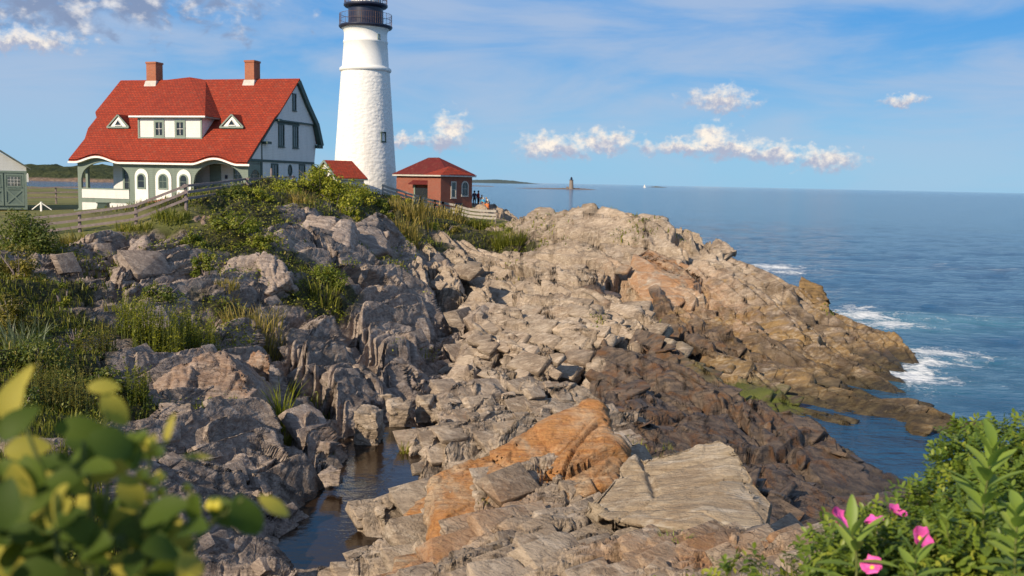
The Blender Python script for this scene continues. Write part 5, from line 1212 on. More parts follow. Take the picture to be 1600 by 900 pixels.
rock('ledge_rock', pts_of([(1055, 900, 11.4), (1110, 868, 12.2), (1200, 838, 12.9), (1262, 868, 12.2), (1285, 900, 11.2), (1200, 930, 10.6)], (.1, .7, -.8)), SLAB_M, 'tan streaked ledge under the right end of the pale slab', fab=fabric(200, 40), k=.6, seed=7, Dn=11)
rock('ledge_rock', pts_of([(715, 892, 14.0), (760, 850, 15.2), (850, 818, 16.0), (905, 822, 15.6), (930, 870, 13.6), (820, 905, 13.0)], (.1, .8, -.9)), ROCK, 'jointed grey tan ledge in front of the orange crag', k=.9, seed=8, Dn=13, stains=.25)
rock('boulder', pts_of([(238, 600, 29.6), (285, 565, 30.4), (352, 548, 31.2), (385, 590, 30.6), (392, 640, 29.4), (300, 640, 29.0), (245, 625, 29.2)], (.5, 1.5, -.8)), ROCK, 'broad brown boulder with a flat face below the tall weeds', fab=FAB_LEFT, k=.6, seed=9, Dn=26, stains=.35)
rock('boulder', pts_of([(228, 655, 26.5), (250, 628, 27.0), (298, 630, 27.0), (302, 655, 26.4), (270, 680, 25.8)], (.2, .9, -.6)), ROCK, 'small grey boulder tucked under the broad brown one', fab=FAB_LEFT, k=.7, seed=10, Dn=24)
rock('boulder', pts_of([(342, 438, 44.3), (360, 408, 45.5), (400, 396, 46), (440, 408, 45.8), (450, 438, 44.6), (420, 458, 43.8), (370, 456, 43.8)], (.4, 1.8, -1)), ROCK, 'rounded craggy boulder ringed by green scrub on the slope', fab=FAB_LEFT, k=.9, seed=11, Dn=32)
rock('crag', pts_of([(455, 385, 54), (462, 352, 55.5), (500, 336, 56.5), (540, 342, 57), (545, 385, 54.6), (520, 405, 53.2), (470, 400, 53.2)], (.6, 3, -1)), ROCK, 'blocky grey crag under the bright bushes of the knoll', fab=FAB_LEFT, k=1.1, seed=12, Dn=36)
rock('crag', pts_of([(545, 385, 58), (556, 348, 60), (592, 330, 63), (608, 352, 62), (602, 392, 58.6), (570, 402, 57.6)], (.6, 3, -1)), ROCK, 'split grey crag right of the blocky one below the grassy knoll', fab=FAB_LEFT, k=1.1, seed=13, Dn=38)
rock('boulder', pts_of([(290, 365, 49.2), (300, 340, 50), (330, 335, 50.5), (345, 360, 49.8), (320, 376, 48.8)], (.2, 1.4, -.8)), ROCK, 'brown boulder at the foot of the fence below the dark bush', fab=FAB_LEFT, k=.9, seed=14, Dn=34, stains=.3)
rock('boulder', pts_of([(128, 392, 46), (135, 372, 47), (160, 368, 47.2), (180, 385, 46.4), (170, 400, 45.4)], (.2, 1.3, -.7)), ROCK, 'tan topped boulder by the lowest fence post', fab=FAB_LEFT, k=.8, seed=15, Dn=32, stains=.3)
rock('boulder', pts_of([(200, 398, 45.6), (206, 372, 46.8), (228, 368, 47), (236, 398, 46), (218, 412, 45)], (.2, 1.3, -.7)), ROCK, 'upright grey boulder between the fence and a dark gully', fab=FAB_LEFT, k=.8, seed=16, Dn=32)
rock('headland_rock', pts_of([(816, 360, 90), (826, 335, 92), (852, 323, 93), (876, 332, 92), (882, 362, 89), (850, 386, 86.5), (825, 382, 87)], (.8, 3, -1.5)), ROCK, 'rounded pale rock at the left end of the promontory crest', fab=FAB_FAR, k=.7, seed=17, Dn=60)
rock('headland_rock', pts_of([(884, 362, 86), (900, 328, 88.5), (935, 323, 88), (985, 334, 85.5), (970, 368, 81), (920, 385, 80)], (.8, 4, -2)), ROCK, 'broad pale dome rock at the top of the promontory', fab=FAB_FAR, k=.7, seed=18, Dn=60)
rock('headland_rock', pts_of([(985, 350, 82.5), (1000, 336, 84), (1040, 342, 81.5), (1052, 358, 79.5), (1010, 378, 77)], (.6, 3, -1.5)), ROCK, 'flat topped pale rock right of the promontory dome', fab=FAB_FAR, k=.8, seed=19, Dn=60)
rock('headland_rock', pts_of([(982, 440, 67.5), (990, 400, 70), (1050, 425, 67.5), (1085, 440, 66), (1075, 470, 63.2), (1050, 492, 61), (1000, 465, 64)], (1.5, 3.2, .3)), ROCK, 'great tawny cliff block above the dark cleft of the promontory', fab=FAB_FAR, k=.6, seed=20, Dn=50, stains=.8)
rock('headland_rock', pts_of([(1108, 388, 75), (1118, 371, 76), (1132, 378, 75.4), (1152, 392, 74.2), (1130, 398, 73.6)], (.3, 1.4, -.6)), ROCK, 'pointed rock tilting up from the seaward crest', fab=FAB_FAR, k=.7, seed=21, Dn=52)
OCHRE_M = rock_material('weedy_rock', (0.10, 0.062, 0.032), (0.27, 0.17, 0.065), (0.30, 0.2, 0.11), masks=False, strike=(.7, -.7, 0), orange=.1)
rock('headland_rock', pts_of([(1246, 450, 69), (1252, 432, 70), (1285, 448, 69), (1298, 468, 67.8), (1270, 474, 67.2)], (.4, 1.4, -.6)), OCHRE_M, 'ochre stained block standing at the seaward edge of the point', fab=FAB_FAR, k=.7, seed=22, Dn=50)
for i, (px, py, D, wpx, hpx, lab) in enumerate(((625, 640, 35, 40, 28, 'pale angular stone at the head of the tide pool'), (665, 632, 36, 36, 30, 'cream coloured broken block right of the pale stone at the pool head'), (600, 625, 36.5, 30, 30, 'tall pale block wedged above the tide pool'),
                                                (575, 665, 32.5, 60, 60, 'pyramid shaped tan rock on the far bank of the pool'), (520, 740, 27, 34, 20, 'flat grey stone at the left brim of the pool'), (505, 700, 29.5, 36, 30, 'grey blue block left of the pyramid shaped rock'),
                                                (405, 575, 33, 40, 50, 'rust stained block behind the broad brown boulder'), (360, 575, 33.5, 34, 44, 'squared grey block just behind the broad brown boulder'))):
    r_ = random.Random(40 + i); c_ = at(px, py, D); w_ = wpx * D / 1500 / 2; h_ = hpx * D / 1500 / 2
    P_ = [tuple(c_ + Vector((w_ * (sx * r_.uniform(.45, 1.15) + (r_.uniform(-.3, .3) if sz > 0 else 0)), sy * w_ * r_.uniform(.5, 1.1), sz * h_ * (r_.uniform(.1, 1.15) if sz > 0 else 1.8)))) for sx in (-1, 1) for sy in (-1, 1) for sz in (-1, 1)]
    rock('stone' if wpx < 50 else 'boulder', P_, ROCK, lab, fab=FAB_LEFT if i > 3 else FAB_NEAR, k=1.1, seed=60 + i, Dn=D * .85, stains=.8 if i == 6 else 0)

# ------------------------------------------------------------------ foliage
def leaf_material(name, a, b, c, trans=0.35, rough=0.5, spec=0.4):
    m, t = material(name); at_ = t.n('ShaderNodeAttribute', attribute_name='tone'); s = t.n('ShaderNodeSeparateColor'); t.link(at_.outputs['Color'], s.inputs[0])
    col = t.mix(t.rng(s.outputs[0], 0, .55), a, b); col = t.mix(t.rng(s.outputs[0], .6, 1), col, c)
    p = t.n('ShaderNodeBsdfPrincipled'); t.put(p.inputs['Base Color'], col); p.inputs['Roughness'].default_value = rough; p.inputs['Specular IOR Level'].default_value = spec
    tr = t.n('ShaderNodeBsdfTranslucent'); t.put(tr.inputs['Color'], t.mix(.35, col, (.30, .34, .03)))
    mx = t.n('ShaderNodeMixShader'); mx.inputs[0].default_value = trans; t.link(p.outputs[0], mx.inputs[1]); t.link(tr.outputs[0], mx.inputs[2])
    o = t.n('ShaderNodeOutputMaterial'); t.link(mx.outputs[0], o.inputs[0]); return m
LM = {'bright': leaf_material('bright_leaf', (.15, .185, .012), (.29, .31, .022), (.42, .38, .045)),
      'dark': leaf_material('dark_leaf', (.042, .070, .012), (.095, .130, .020), (.23, .23, .040)),
      'mid': leaf_material('mid_leaf', (.082, .122, .012), (.175, .205, .020), (.32, .30, .038)),
      'olive': leaf_material('olive_leaf', (.10, .095, .018), (.20, .17, .030), (.31, .25, .050)),
      'grass': leaf_material('grass_blade', (.11, .13, .016), (.22, .22, .030), (.36, .29, .080)),
      'dry': leaf_material('dry_grass', (.17, .145, .032), (.31, .24, .060), (.45, .33, .12)),
      'blue': leaf_material('blue_grass', (.10, .14, .075), (.18, .22, .12), (.28, .30, .17)),
      'rose': leaf_material('rose_leaf', (.085, .145, .020), (.18, .245, .028), (.34, .36, .045), .34, .45, .4),
      'lance': leaf_material('lance_leaf', (.17, .26, .040), (.26, .36, .062), (.38, .46, .09), .42, .48, .4),
      'front': leaf_material('front_leaf', (.036, .075, .016), (.105, .150, .018), (.50, .42, .070), .45, .62, .22)}  # front leaves: dark green paints in shade, yellow paints in sunlight
def rnd_unit(r, n):
    v = r.normal(size=(n, 3)); return v / np.linalg.norm(v, axis=1, keepdims=True)
def leaf_quads(C, Nrm, Dir, L, W):
    """pointed leaves folded on the midrib: centres, normals, directions, lengths, widths -> V, F(tri)"""
    Dir = Dir - Nrm * (Dir * Nrm).sum(1)[:, None]; Dir /= np.linalg.norm(Dir, axis=1, keepdims=True) + 1e-9
    S = np.cross(Nrm, Dir); L = L[:, None]; W = W[:, None]; n = len(C)
    a = C - Dir * L * .5; b = C + S * W * .5 + Nrm * W * .16; c = C + Dir * L * .5 - Nrm * L * .10; d = C - S * W * .5 + Nrm * W * .16
    V = np.stack([a, b, c, d], 1).reshape(-1, 3); k = np.arange(n)[:, None] * 4
    return V, np.concatenate([k + np.array([[0, 1, 2]]), k + np.array([[0, 2, 3]])], 1).reshape(-1, 3)
def blades(B, H, head, bend, W, r, seg=3):
    """curved grass blades from base points"""
    n = len(B); dirs = np.stack([np.cos(head), np.sin(head), np.zeros(n)], 1); side = np.stack([-np.sin(head + r.normal(0, .6, n)), np.cos(head), np.zeros(n)], 1)
    Vs = []
    for i in range(seg + 1):
        f = i / seg; p = B + np.array([0, 0, 1]) * (H * f * (1 - .35 * bend * f))[:, None] + dirs * (H * bend * f * f * .75)[:, None]
        w = (W * (1 - f) ** .7)[:, None] * .5
        Vs += [p - side * w, p + side * w]
    V = np.stack(Vs, 1).reshape(-1, 3); k = np.arange(n)[:, None] * (2 * (seg + 1)); F = []
    for i in range(seg): F += [k + np.array([[2 * i, 2 * i + 1, 2 * i + 3]]), k + np.array([[2 * i, 2 * i + 3, 2 * i + 2]])]
    return V, np.concatenate(F, 1).reshape(-1, 3), 2 * (seg + 1)
def tone_mesh(name, V, F, tone, mat, parent=None):
    o = np_mesh(name, V, F, mat, parent, smooth=False); t = np.stack([tone] * 3 + [np.ones(len(tone))], 1); set_col(o, 'tone', t); return o
def shrub_leaves(r, rx, ry, rz, n, leaf, clumps, flat=.15):
    """leaves gathered in uneven clumps over a dome of half-sizes rx, ry and height rz, from the ground up"""
    K = clumps; u = rnd_unit(r, K); u[:, 2] = np.abs(u[:, 2]); rad = r.uniform(.55, 1.0, K)
    cc = u * rad[:, None] * np.array([rx, ry, rz]) * r.uniform(.85, 1.12, (K, 1)); cr = r.uniform(.22, .42, K) * min(rx, ry, rz * 1.3); ct = r.uniform(0, 1, K)
    w = cr ** 2; k = r.choice(K, n, p=w / w.sum()); off = rnd_unit(r, n); q = r.uniform(.35, 1.0, n) ** .5
    C = cc[k] + off * (cr[k] * q)[:, None] * np.array([1, 1, .85]); C[:, 2] = np.abs(C[:, 2])
    Nn = off + np.array([0, 0, .7]) + r.normal(0, .55, (n, 3)); Nn /= np.linalg.norm(Nn, axis=1, keepdims=True)
    L = leaf * r.uniform(.65, 1.35, n); V, F = leaf_quads(C, Nn, rnd_unit(r, n), L, L * r.uniform(.5, .75, n))
    tone = np.clip(ct[k] * .55 + r.uniform(0, .6, n) - .05, 0, 1); return V, F, np.repeat(tone, 4)
def shrub(name, px, py_base, D, wpx, hpx, kind, label, cat='shrub', n=1500, leaf=None, clumps=22, group=None, depth=.8, seed=None, z_off=-.15, spikes=0):
    r = np.random.RandomState(seed if seed is not None else int(px * 7 + py_base)); c = at(px, py_base, D); gz_ = ground(c.x, c.y)
    zb = min(gz_, c.z + .5) + z_off if abs(gz_ - c.z) < 2.5 else c.z
    rx = wpx * D / 1500 / 2; rz = hpx * D / 1500 + (c.z - zb); leaf = leaf or (.05 + .0017 * D)
    root = empty(name, (c.x, c.y, zb)); tag(root, label, cat, group)
    V, F, t = shrub_leaves(r, rx * .9, rx * depth, max(.2, rz * .86), n, leaf, clumps); tone_mesh('foliage', V, F, t, LM[kind], root)
    m = MB()
    for k in range(7):
        a = r.uniform(0, 6.28); q = r.uniform(.3, .75); m.tube([(0, 0, -.2), (math.cos(a) * rx * q * .4, math.sin(a) * rx * q * .4 * depth, rz * .4), (math.cos(a) * rx * q, math.sin(a) * rx * q * depth, rz * .75)], [.03, .022, .01], 5)
    m.build('stem', M_WOOD, root)
    return root
def tuft(name, px, py, D, wpx, hpx, kind, label, cat='grass', n=220, group=None, bend=(.2, .9), seed=None, width=None, heads=None):
    r = np.random.RandomState(seed if seed is not None else int(px * 3 + py * 5)); c = at(px, py, D); gz_ = ground(c.x, c.y); zb = gz_ if abs(gz_ - c.z) < 2.0 else c.z
    rx = wpx * D / 1500 / 2; H = hpx * D / 1500 + max(0, c.z - zb)
    a = r.uniform(0, 6.283, n); q = np.sqrt(r.uniform(0, 1, n)) * rx
    B = np.stack([np.cos(a) * q, np.sin(a) * q * .7, np.full(n, -.12)], 1)
    for i in range(n): B[i, 2] = ground(c.x + B[i, 0], c.y + B[i, 1]) - zb - .1 if i % 4 == 0 else B[i - 1, 2]
    B[:, 2] = np.clip(B[:, 2], -1.2, .8)
    w = width or (.012 + .0011 * D)
    V, F, per = blades(B, H * r.uniform(.45, 1.05, n), a + r.normal(0, .8, n), r.uniform(*bend, n), w * r.uniform(.6, 1.3, n), r)
    tone = np.repeat(np.clip(r.uniform(0, .8, n) + r.normal(0, .15), 0, 1), per)
    o = tone_mesh(name, V, F, tone, LM[kind]); o.location = (c.x, c.y, zb); tag(o, label, cat, group); return o
def tall_weeds(px, py, D, wpx, hpx, n, label, kind='bright', cat='weeds', seed=None, group=None, leaf=None):
    """a stand of upright leafy stalks"""
    r = np.random.RandomState(seed or int(px + py)); c = at(px, py, D); zb = ground(c.x, c.y); zb = zb if abs(zb - c.z) < 1.5 else c.z; rx = wpx * D / 1500 / 2; H0 = hpx * D / 1500
    Vl, Fl, Tl, b0 = [], [], [], 0; m = MB()
    for k in range(n):
        a = r.uniform(0, 6.28); q = math.sqrt(r.uniform()) * rx; x, y = math.cos(a) * q, math.sin(a) * q * .6; h = H0 * r.uniform(.55, 1.08); lx, ly = r.normal(0, .09, 2) * h
        z0 = float(np.clip(ground(c.x + x, c.y + y) - zb, -1, .8))
        m.tube([(x, y, z0 - .1), (x + lx * .4, y + ly * .4, z0 + h * .5), (x + lx, y + ly, z0 + h)], [.012 + D * .0003, .010, .004], 4)
        nl = 26; f = r.uniform(.12, 1.0, nl); aa = r.uniform(0, 6.28, nl); L = (leaf or (.07 + .0022 * D)) * (1.15 - .55 * f) * r.uniform(.7, 1.3, nl)
        dirs = np.stack([np.cos(aa), np.sin(aa), np.full(nl, .75)], 1); C = np.stack([x + lx * f, y + ly * f, z0 + h * f], 1) + dirs * (L * .35)[:, None]
        nr = np.stack([-np.cos(aa) * .6, -np.sin(aa) * .6, np.ones(nl)], 1) + r.normal(0, .35, (nl, 3)); nr /= np.linalg.norm(nr, axis=1, keepdims=True)
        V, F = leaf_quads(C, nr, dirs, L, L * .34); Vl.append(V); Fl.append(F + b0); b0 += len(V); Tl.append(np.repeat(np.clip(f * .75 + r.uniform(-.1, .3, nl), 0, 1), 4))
    root = empty('weed_stand', (c.x, c.y, zb)); tag(root, label, cat, group); tone_mesh('foliage', np.concatenate(Vl), np.concatenate(Fl), np.concatenate(Tl), LM[kind], root); m.build('stem', LM['olive'] if False else M_STEM, root); return root
M_STEM = plain('plant_stem', (.11, .13, .03), .7, .3)
SH = (
    (395, 322, 58, 60, 30, 'bright', 1500, 'yellow green bush between the round dark bush and the knoll'),
    (622, 322, 90, 44, 18, 'bright', 900, 'small yellow green bush at the start of the plank fence'),
    (668, 372, 82, 46, 34, 'bright', 1000, 'light green bush in the dry grass below the brick building'),
    (545, 345, 64, 40, 30, 'bright', 1000, 'yellow green bush wedged between the two grey crags'),
    (262, 352, 50, 44, 22, 'mid', 700, 'low green bush at the upper fence post'),  # px, base py, D, width px, height px, kind, leaves, label
    (42, 394, 42, 125, 72, 'dark', 6500, 'large dark green rose bush in front of the garage'),
    (358, 333, 57, 74, 46, 'dark', 2600, 'round dark green bush with the fence rails behind it'),
    (500, 300, 67, 92, 46, 'bright', 2600, 'bright yellow green bush highest on the knoll below the house gable'),
    (443, 306, 63, 70, 26, 'bright', 1500, 'low yellow green bush left of the highest knoll bush'),
    (553, 314, 76, 76, 38, 'bright', 2000, 'yellow green bush on the knoll in front of the tower foot'),
    (525, 326, 66, 80, 30, 'bright', 2200, 'leafy light green bush hanging over the grey crags'),
    (592, 340, 78, 56, 36, 'mid', 1700, 'green bush sloping down the knoll under the tower'),
    (598, 372, 70, 46, 56, 'mid', 1500, 'tall green thicket between the split crag and the dry grass'),
    (640, 352, 86, 50, 20, 'olive', 900, 'olive scrub along the plank fence'),
    (700, 368, 88, 52, 20, 'olive', 900, 'olive scrub below the brick building'),
    (752, 352, 94, 30, 14, 'dark', 500, 'small dark bush against the end of the plank fence'),
    (783, 392, 89, 50, 46, 'mid', 1400, 'green thicket at the edge of the bare rock below the viewpoint'),
    (806, 408, 84, 34, 30, 'bright', 800, 'light green tuft shaped bush at the foot of the viewpoint thicket'),
    (866, 444, 70, 18, 12, 'bright', 260, 'single small green bush alone on the bare ridge'),
    (368, 365, 50.5, 110, 34, 'mid', 2600, 'spreading green bush across the rocks under the round dark bush'),
    (300, 395, 47, 54, 42, 'mid', 1200, 'green creeper bush beside the upright grey boulder'),
    (322, 440, 43.5, 50, 60, 'mid', 1500, 'green scrub running down beside the rounded craggy boulder'),
    (410, 395, 49, 60, 34, 'mid', 1300, 'green bush topping the rounded craggy boulder'),
    (468, 402, 52, 36, 40, 'dark', 900, 'dark bush in the cleft left of the blocky crag'),
    (508, 452, 48.5, 84, 48, 'mid', 2400, 'rounded green bush on the ledge below the blocky crag'),
    (440, 448, 46, 34, 46, 'dark', 900, 'dark narrow scrub right of the rounded craggy boulder'),
    (98, 486, 36, 46, 54, 'mid', 1500, 'fresh green bush on the shaded left slope'),
    (30, 440, 38, 90, 60, 'olive', 2200, 'rusty olive thicket below the large rose bush at the left edge'),
    (18, 520, 31, 90, 70, 'olive', 2200, 'brown green thicket at the left edge beneath the rusty one'),
    (60, 590, 28, 120, 70, 'dark', 2600, 'dark weedy thicket low on the left slope'),
    (160, 620, 27.5, 90, 50, 'dark', 1600, 'dark weedy clump left of the small grey boulder'),
    (30, 660, 24, 110, 70, 'dark', 2200, 'shadowed bush above the blurred leaves at the left edge'),
    (230, 440, 43, 60, 30, 'dark', 900, 'dark scrub in the gully below the fence'),
    (255, 480, 39.5, 80, 40, 'dark', 1300, 'dark brush above the tall golden weeds'),
    (118, 548, 32, 40, 46, 'mid', 900, 'green shrub between the fresh bush and the dark weeds'),
    (600, 730 - 30, 31.5, 1, 1, 'grass', 0, ''))
for i, (px, py, D, w_, h_, kd, n, lab) in enumerate(SH):
    if n: shrub('rose_bush' if i == 0 else ('thicket' if 'thicket' in lab else 'bush'), px, py, D, w_, h_, kd, lab, 'bush', n, clumps=max(12, n // 75), seed=900 + i)
tall_weeds(235, 566, 34, 104, 84, 150, 'stand of tall golden green weeds on the slope left of the broad brown boulder')
tall_weeds(305, 560, 35.5, 76, 72, 80, 'thinner stand of golden green weeds right of the tall stand', seed=77)
tall_weeds(215, 640, 27.5, 36, 70, 30, 'narrow clump of dark upright weeds beside the small grey boulder', 'mid', seed=78)
tall_weeds(95, 640, 25, 100, 90, 80, 'shaded stand of upright weeds above the blurred leaves', 'olive', seed=79)
tall_weeds(150, 560, 31, 70, 60, 46, 'loose stand of olive weeds below the fresh green bush', 'olive', seed=80)
TU = ((38, 545, 29.5, 60, 84, 'blue', 90, 'long pale arching beach grass at the left edge'), (395, 508, 39.5, 100, 22, 'dry', 420, 'flat patch of yellow grass on a ledge above the tall weeds'), (500, 472, 46.5, 60, 26, 'grass', 300, 'light grass below the rounded green bush'),
      (640, 376, 79, 70, 36, 'dry', 420, 'tan dry grass sweeping down from the plank fence'), (690, 362, 93, 80, 20, 'dry', 420, 'golden grass along the foot of the plank fence'), (745, 362, 94, 50, 18, 'grass', 260, 'green gold grass under the fence corner'),
      (632, 398, 70, 44, 42, 'dry', 260, 'dry grass in a cleft below the knoll'), (795, 412, 85, 50, 56, 'grass', 340, 'pale green tall grass beside the viewpoint thicket'), (715, 428, 66, 10, 16, 'dry', 40, 'lone straw coloured tuft on the ridge'),
      (470, 330, 60, 40, 30, 'dry', 200, 'straw grass among the knoll bushes'), (210, 372, 48.5, 56, 16, 'grass', 340, 'unmown grass under the middle fence rails'), (268, 356, 49.5, 60, 22, 'grass', 280, 'unmown grass at the upper fence post'), (120, 382, 46.5, 60, 14, 'olive', 220, 'short olive grass by the lowest fence post'),
      (632, 702, 31, 16, 20, 'grass', 60, 'small green tuft on the right brim of the tide pool'), (1052, 864, 12.6, 44, 40, 'lance', 46, 'spiky green tuft in front of the pale slab'), (890, 806, 16.2, 22, 18, 'grass', 40, 'short grass tuft between the crag and the pale slab'),
      (905, 752, 18.2, 14, 22, 'grass', 30, 'thin grass tuft against the right end of the orange crag'), (985, 852, 13.2, 20, 16, 'grass', 30, 'tiny grass tuft left of the spiky one'), (845, 897, 12.6, 40, 26, 'lance', 50, 'bright grass tuft at the bottom edge left of the spiky one'),
      (722, 880, 14.5, 26, 26, 'grass', 46, 'grass tuft by the bright orange rock'), (800, 800, 16.8, 16, 14, 'grass', 30, 'grass sprig on the foot of the orange crag'), (755, 808, 16.9, 16, 18, 'dry', 26, 'yellowed grass sprig on the grey ledge under the crag'), (440, 585, 31, 22, 30, 'bright', 60, 'bright green sprigs on the rust stained block'),
      (445, 635, 30, 18, 10, 'grass', 40, 'small green patch right of the broad brown boulder'), (200, 495, 37, 70, 30, 'grass', 260, 'rough grass above the tall golden weeds'), (355, 470, 42, 40, 20, 'dry', 200, 'yellowed grass beside the rounded craggy boulder'))
for px, py, D, w_, h_, kd, n, lab in TU: tuft('grass_tuft', px, py, D, w_, h_, kd, lab, 'grass', n)
def cover():
    """low plants and grass over the soil, too many to count"""
    r = np.random.RandomState(5); Gp = TERR; At = ATT.reshape(nc, NR, -1)
    i = r.randint(20, nc - 20, 620000); j = r.randint(10, NR - 10, 620000); p = Gp[i, j]; a = At[i, j]; d = np.hypot(p[:, 0], p[:, 1])
    pat = fbm(p / 2.2, 4, 33); ok = (a[:, 1] + .95 * pat + .22 * (p[:, 2] > 6.2) > .43) & (a[:, 6] < .5) & (d > 3.2) & (d < 120) & (p[:, 2] > 1.5)
    p, d, pat = p[ok], d[ok], pat[ok]; n = len(p); print('cover points', n)
    kind = fbm(p / 5.0 + 40, 3, 44); gl = kind + r.normal(0, .25, n) < .0
    q, dq = p[~gl], d[~gl]; m_ = len(q)
    C = q + np.stack([r.normal(0, .12, m_), r.normal(0, .12, m_), r.uniform(0, .32, m_) * (.4 + r.uniform(0, 1, m_))], 1)
    Nn = rnd_unit(r, m_) * .7 + np.array([0, 0, .8]); Nn /= np.linalg.norm(Nn, axis=1, keepdims=True); L = (.045 + .0019 * dq) * r.uniform(.6, 1.3, m_)
    V, F = leaf_quads(C, Nn, rnd_unit(r, m_), L, L * .6); o = tone_mesh('ground_cover', V, F, np.repeat(np.clip(.45 + kind[~gl] * .6 + r.normal(0, .25, m_), 0, 1), 4), LM['mid']); tag(o, 'low leafy plants spread over the soil of the bluff', 'ground cover', kind='stuff')
    q, dq = p[gl][::2], d[gl][::2]; m_ = len(q)
    V, F, per = blades(q - np.array([0, 0, .03]), r.uniform(.18, .55, m_), r.uniform(0, 6.28, m_), r.uniform(.1, .8, m_), (.012 + .0011 * dq) * r.uniform(.6, 1.3, m_), r, 2)
    o = tone_mesh('wild_grass', V, F, np.repeat(np.clip(.5 + kind[gl][::2] * .7 + r.normal(0, .28, m_), 0, 1), per), LM['grass']); tag(o, 'rough grass growing over the bluff', 'grass', kind='stuff')
cover()

# ------------------------------------------------------------------ right foreground: rose shrub with pink flowers, tall leafy stalks
def oval_leaf(r, base, dirv, up, L, W, curl=.15, seg=5):
    """one real leaf: 3 x seg grid, folded and drooping; returns V, F quads"""
    d = Vector(dirv).normalized(); u = Vector(up); s = d.cross(u).normalized(); u = s.cross(d).normalized(); V = []
    for i in range(seg + 1):
        f = i / seg; w = W * .5 * (math.sin(math.pi * min(1, f * .93 + .04)) ** .75); c = Vector(base) + d * (L * f) - u * (curl * L * f * f)
        V += [c + s * w + u * (w * .35), c, c - s * w + u * (w * .35)]
    F = []
    for i in range(seg):
        for k in range(2): F.append((i * 3 + k, i * 3 + k + 1, (i + 1) * 3 + k + 1, (i + 1) * 3 + k))
    return V, F
class Leaves:
    def __init__(s): s.v = []; s.f = []; s.t = []
    def add(s, V, F, tone): b = len(s.v); s.v += [tuple(v) for v in V]; s.f += [tuple(i + b for i in f) for f in F]; s.t += [tone] * len(V)
    def build(s, name, mat, parent): return tone_mesh(name, np.array(s.v), np.array(s.f), np.array(s.t), mat, parent)
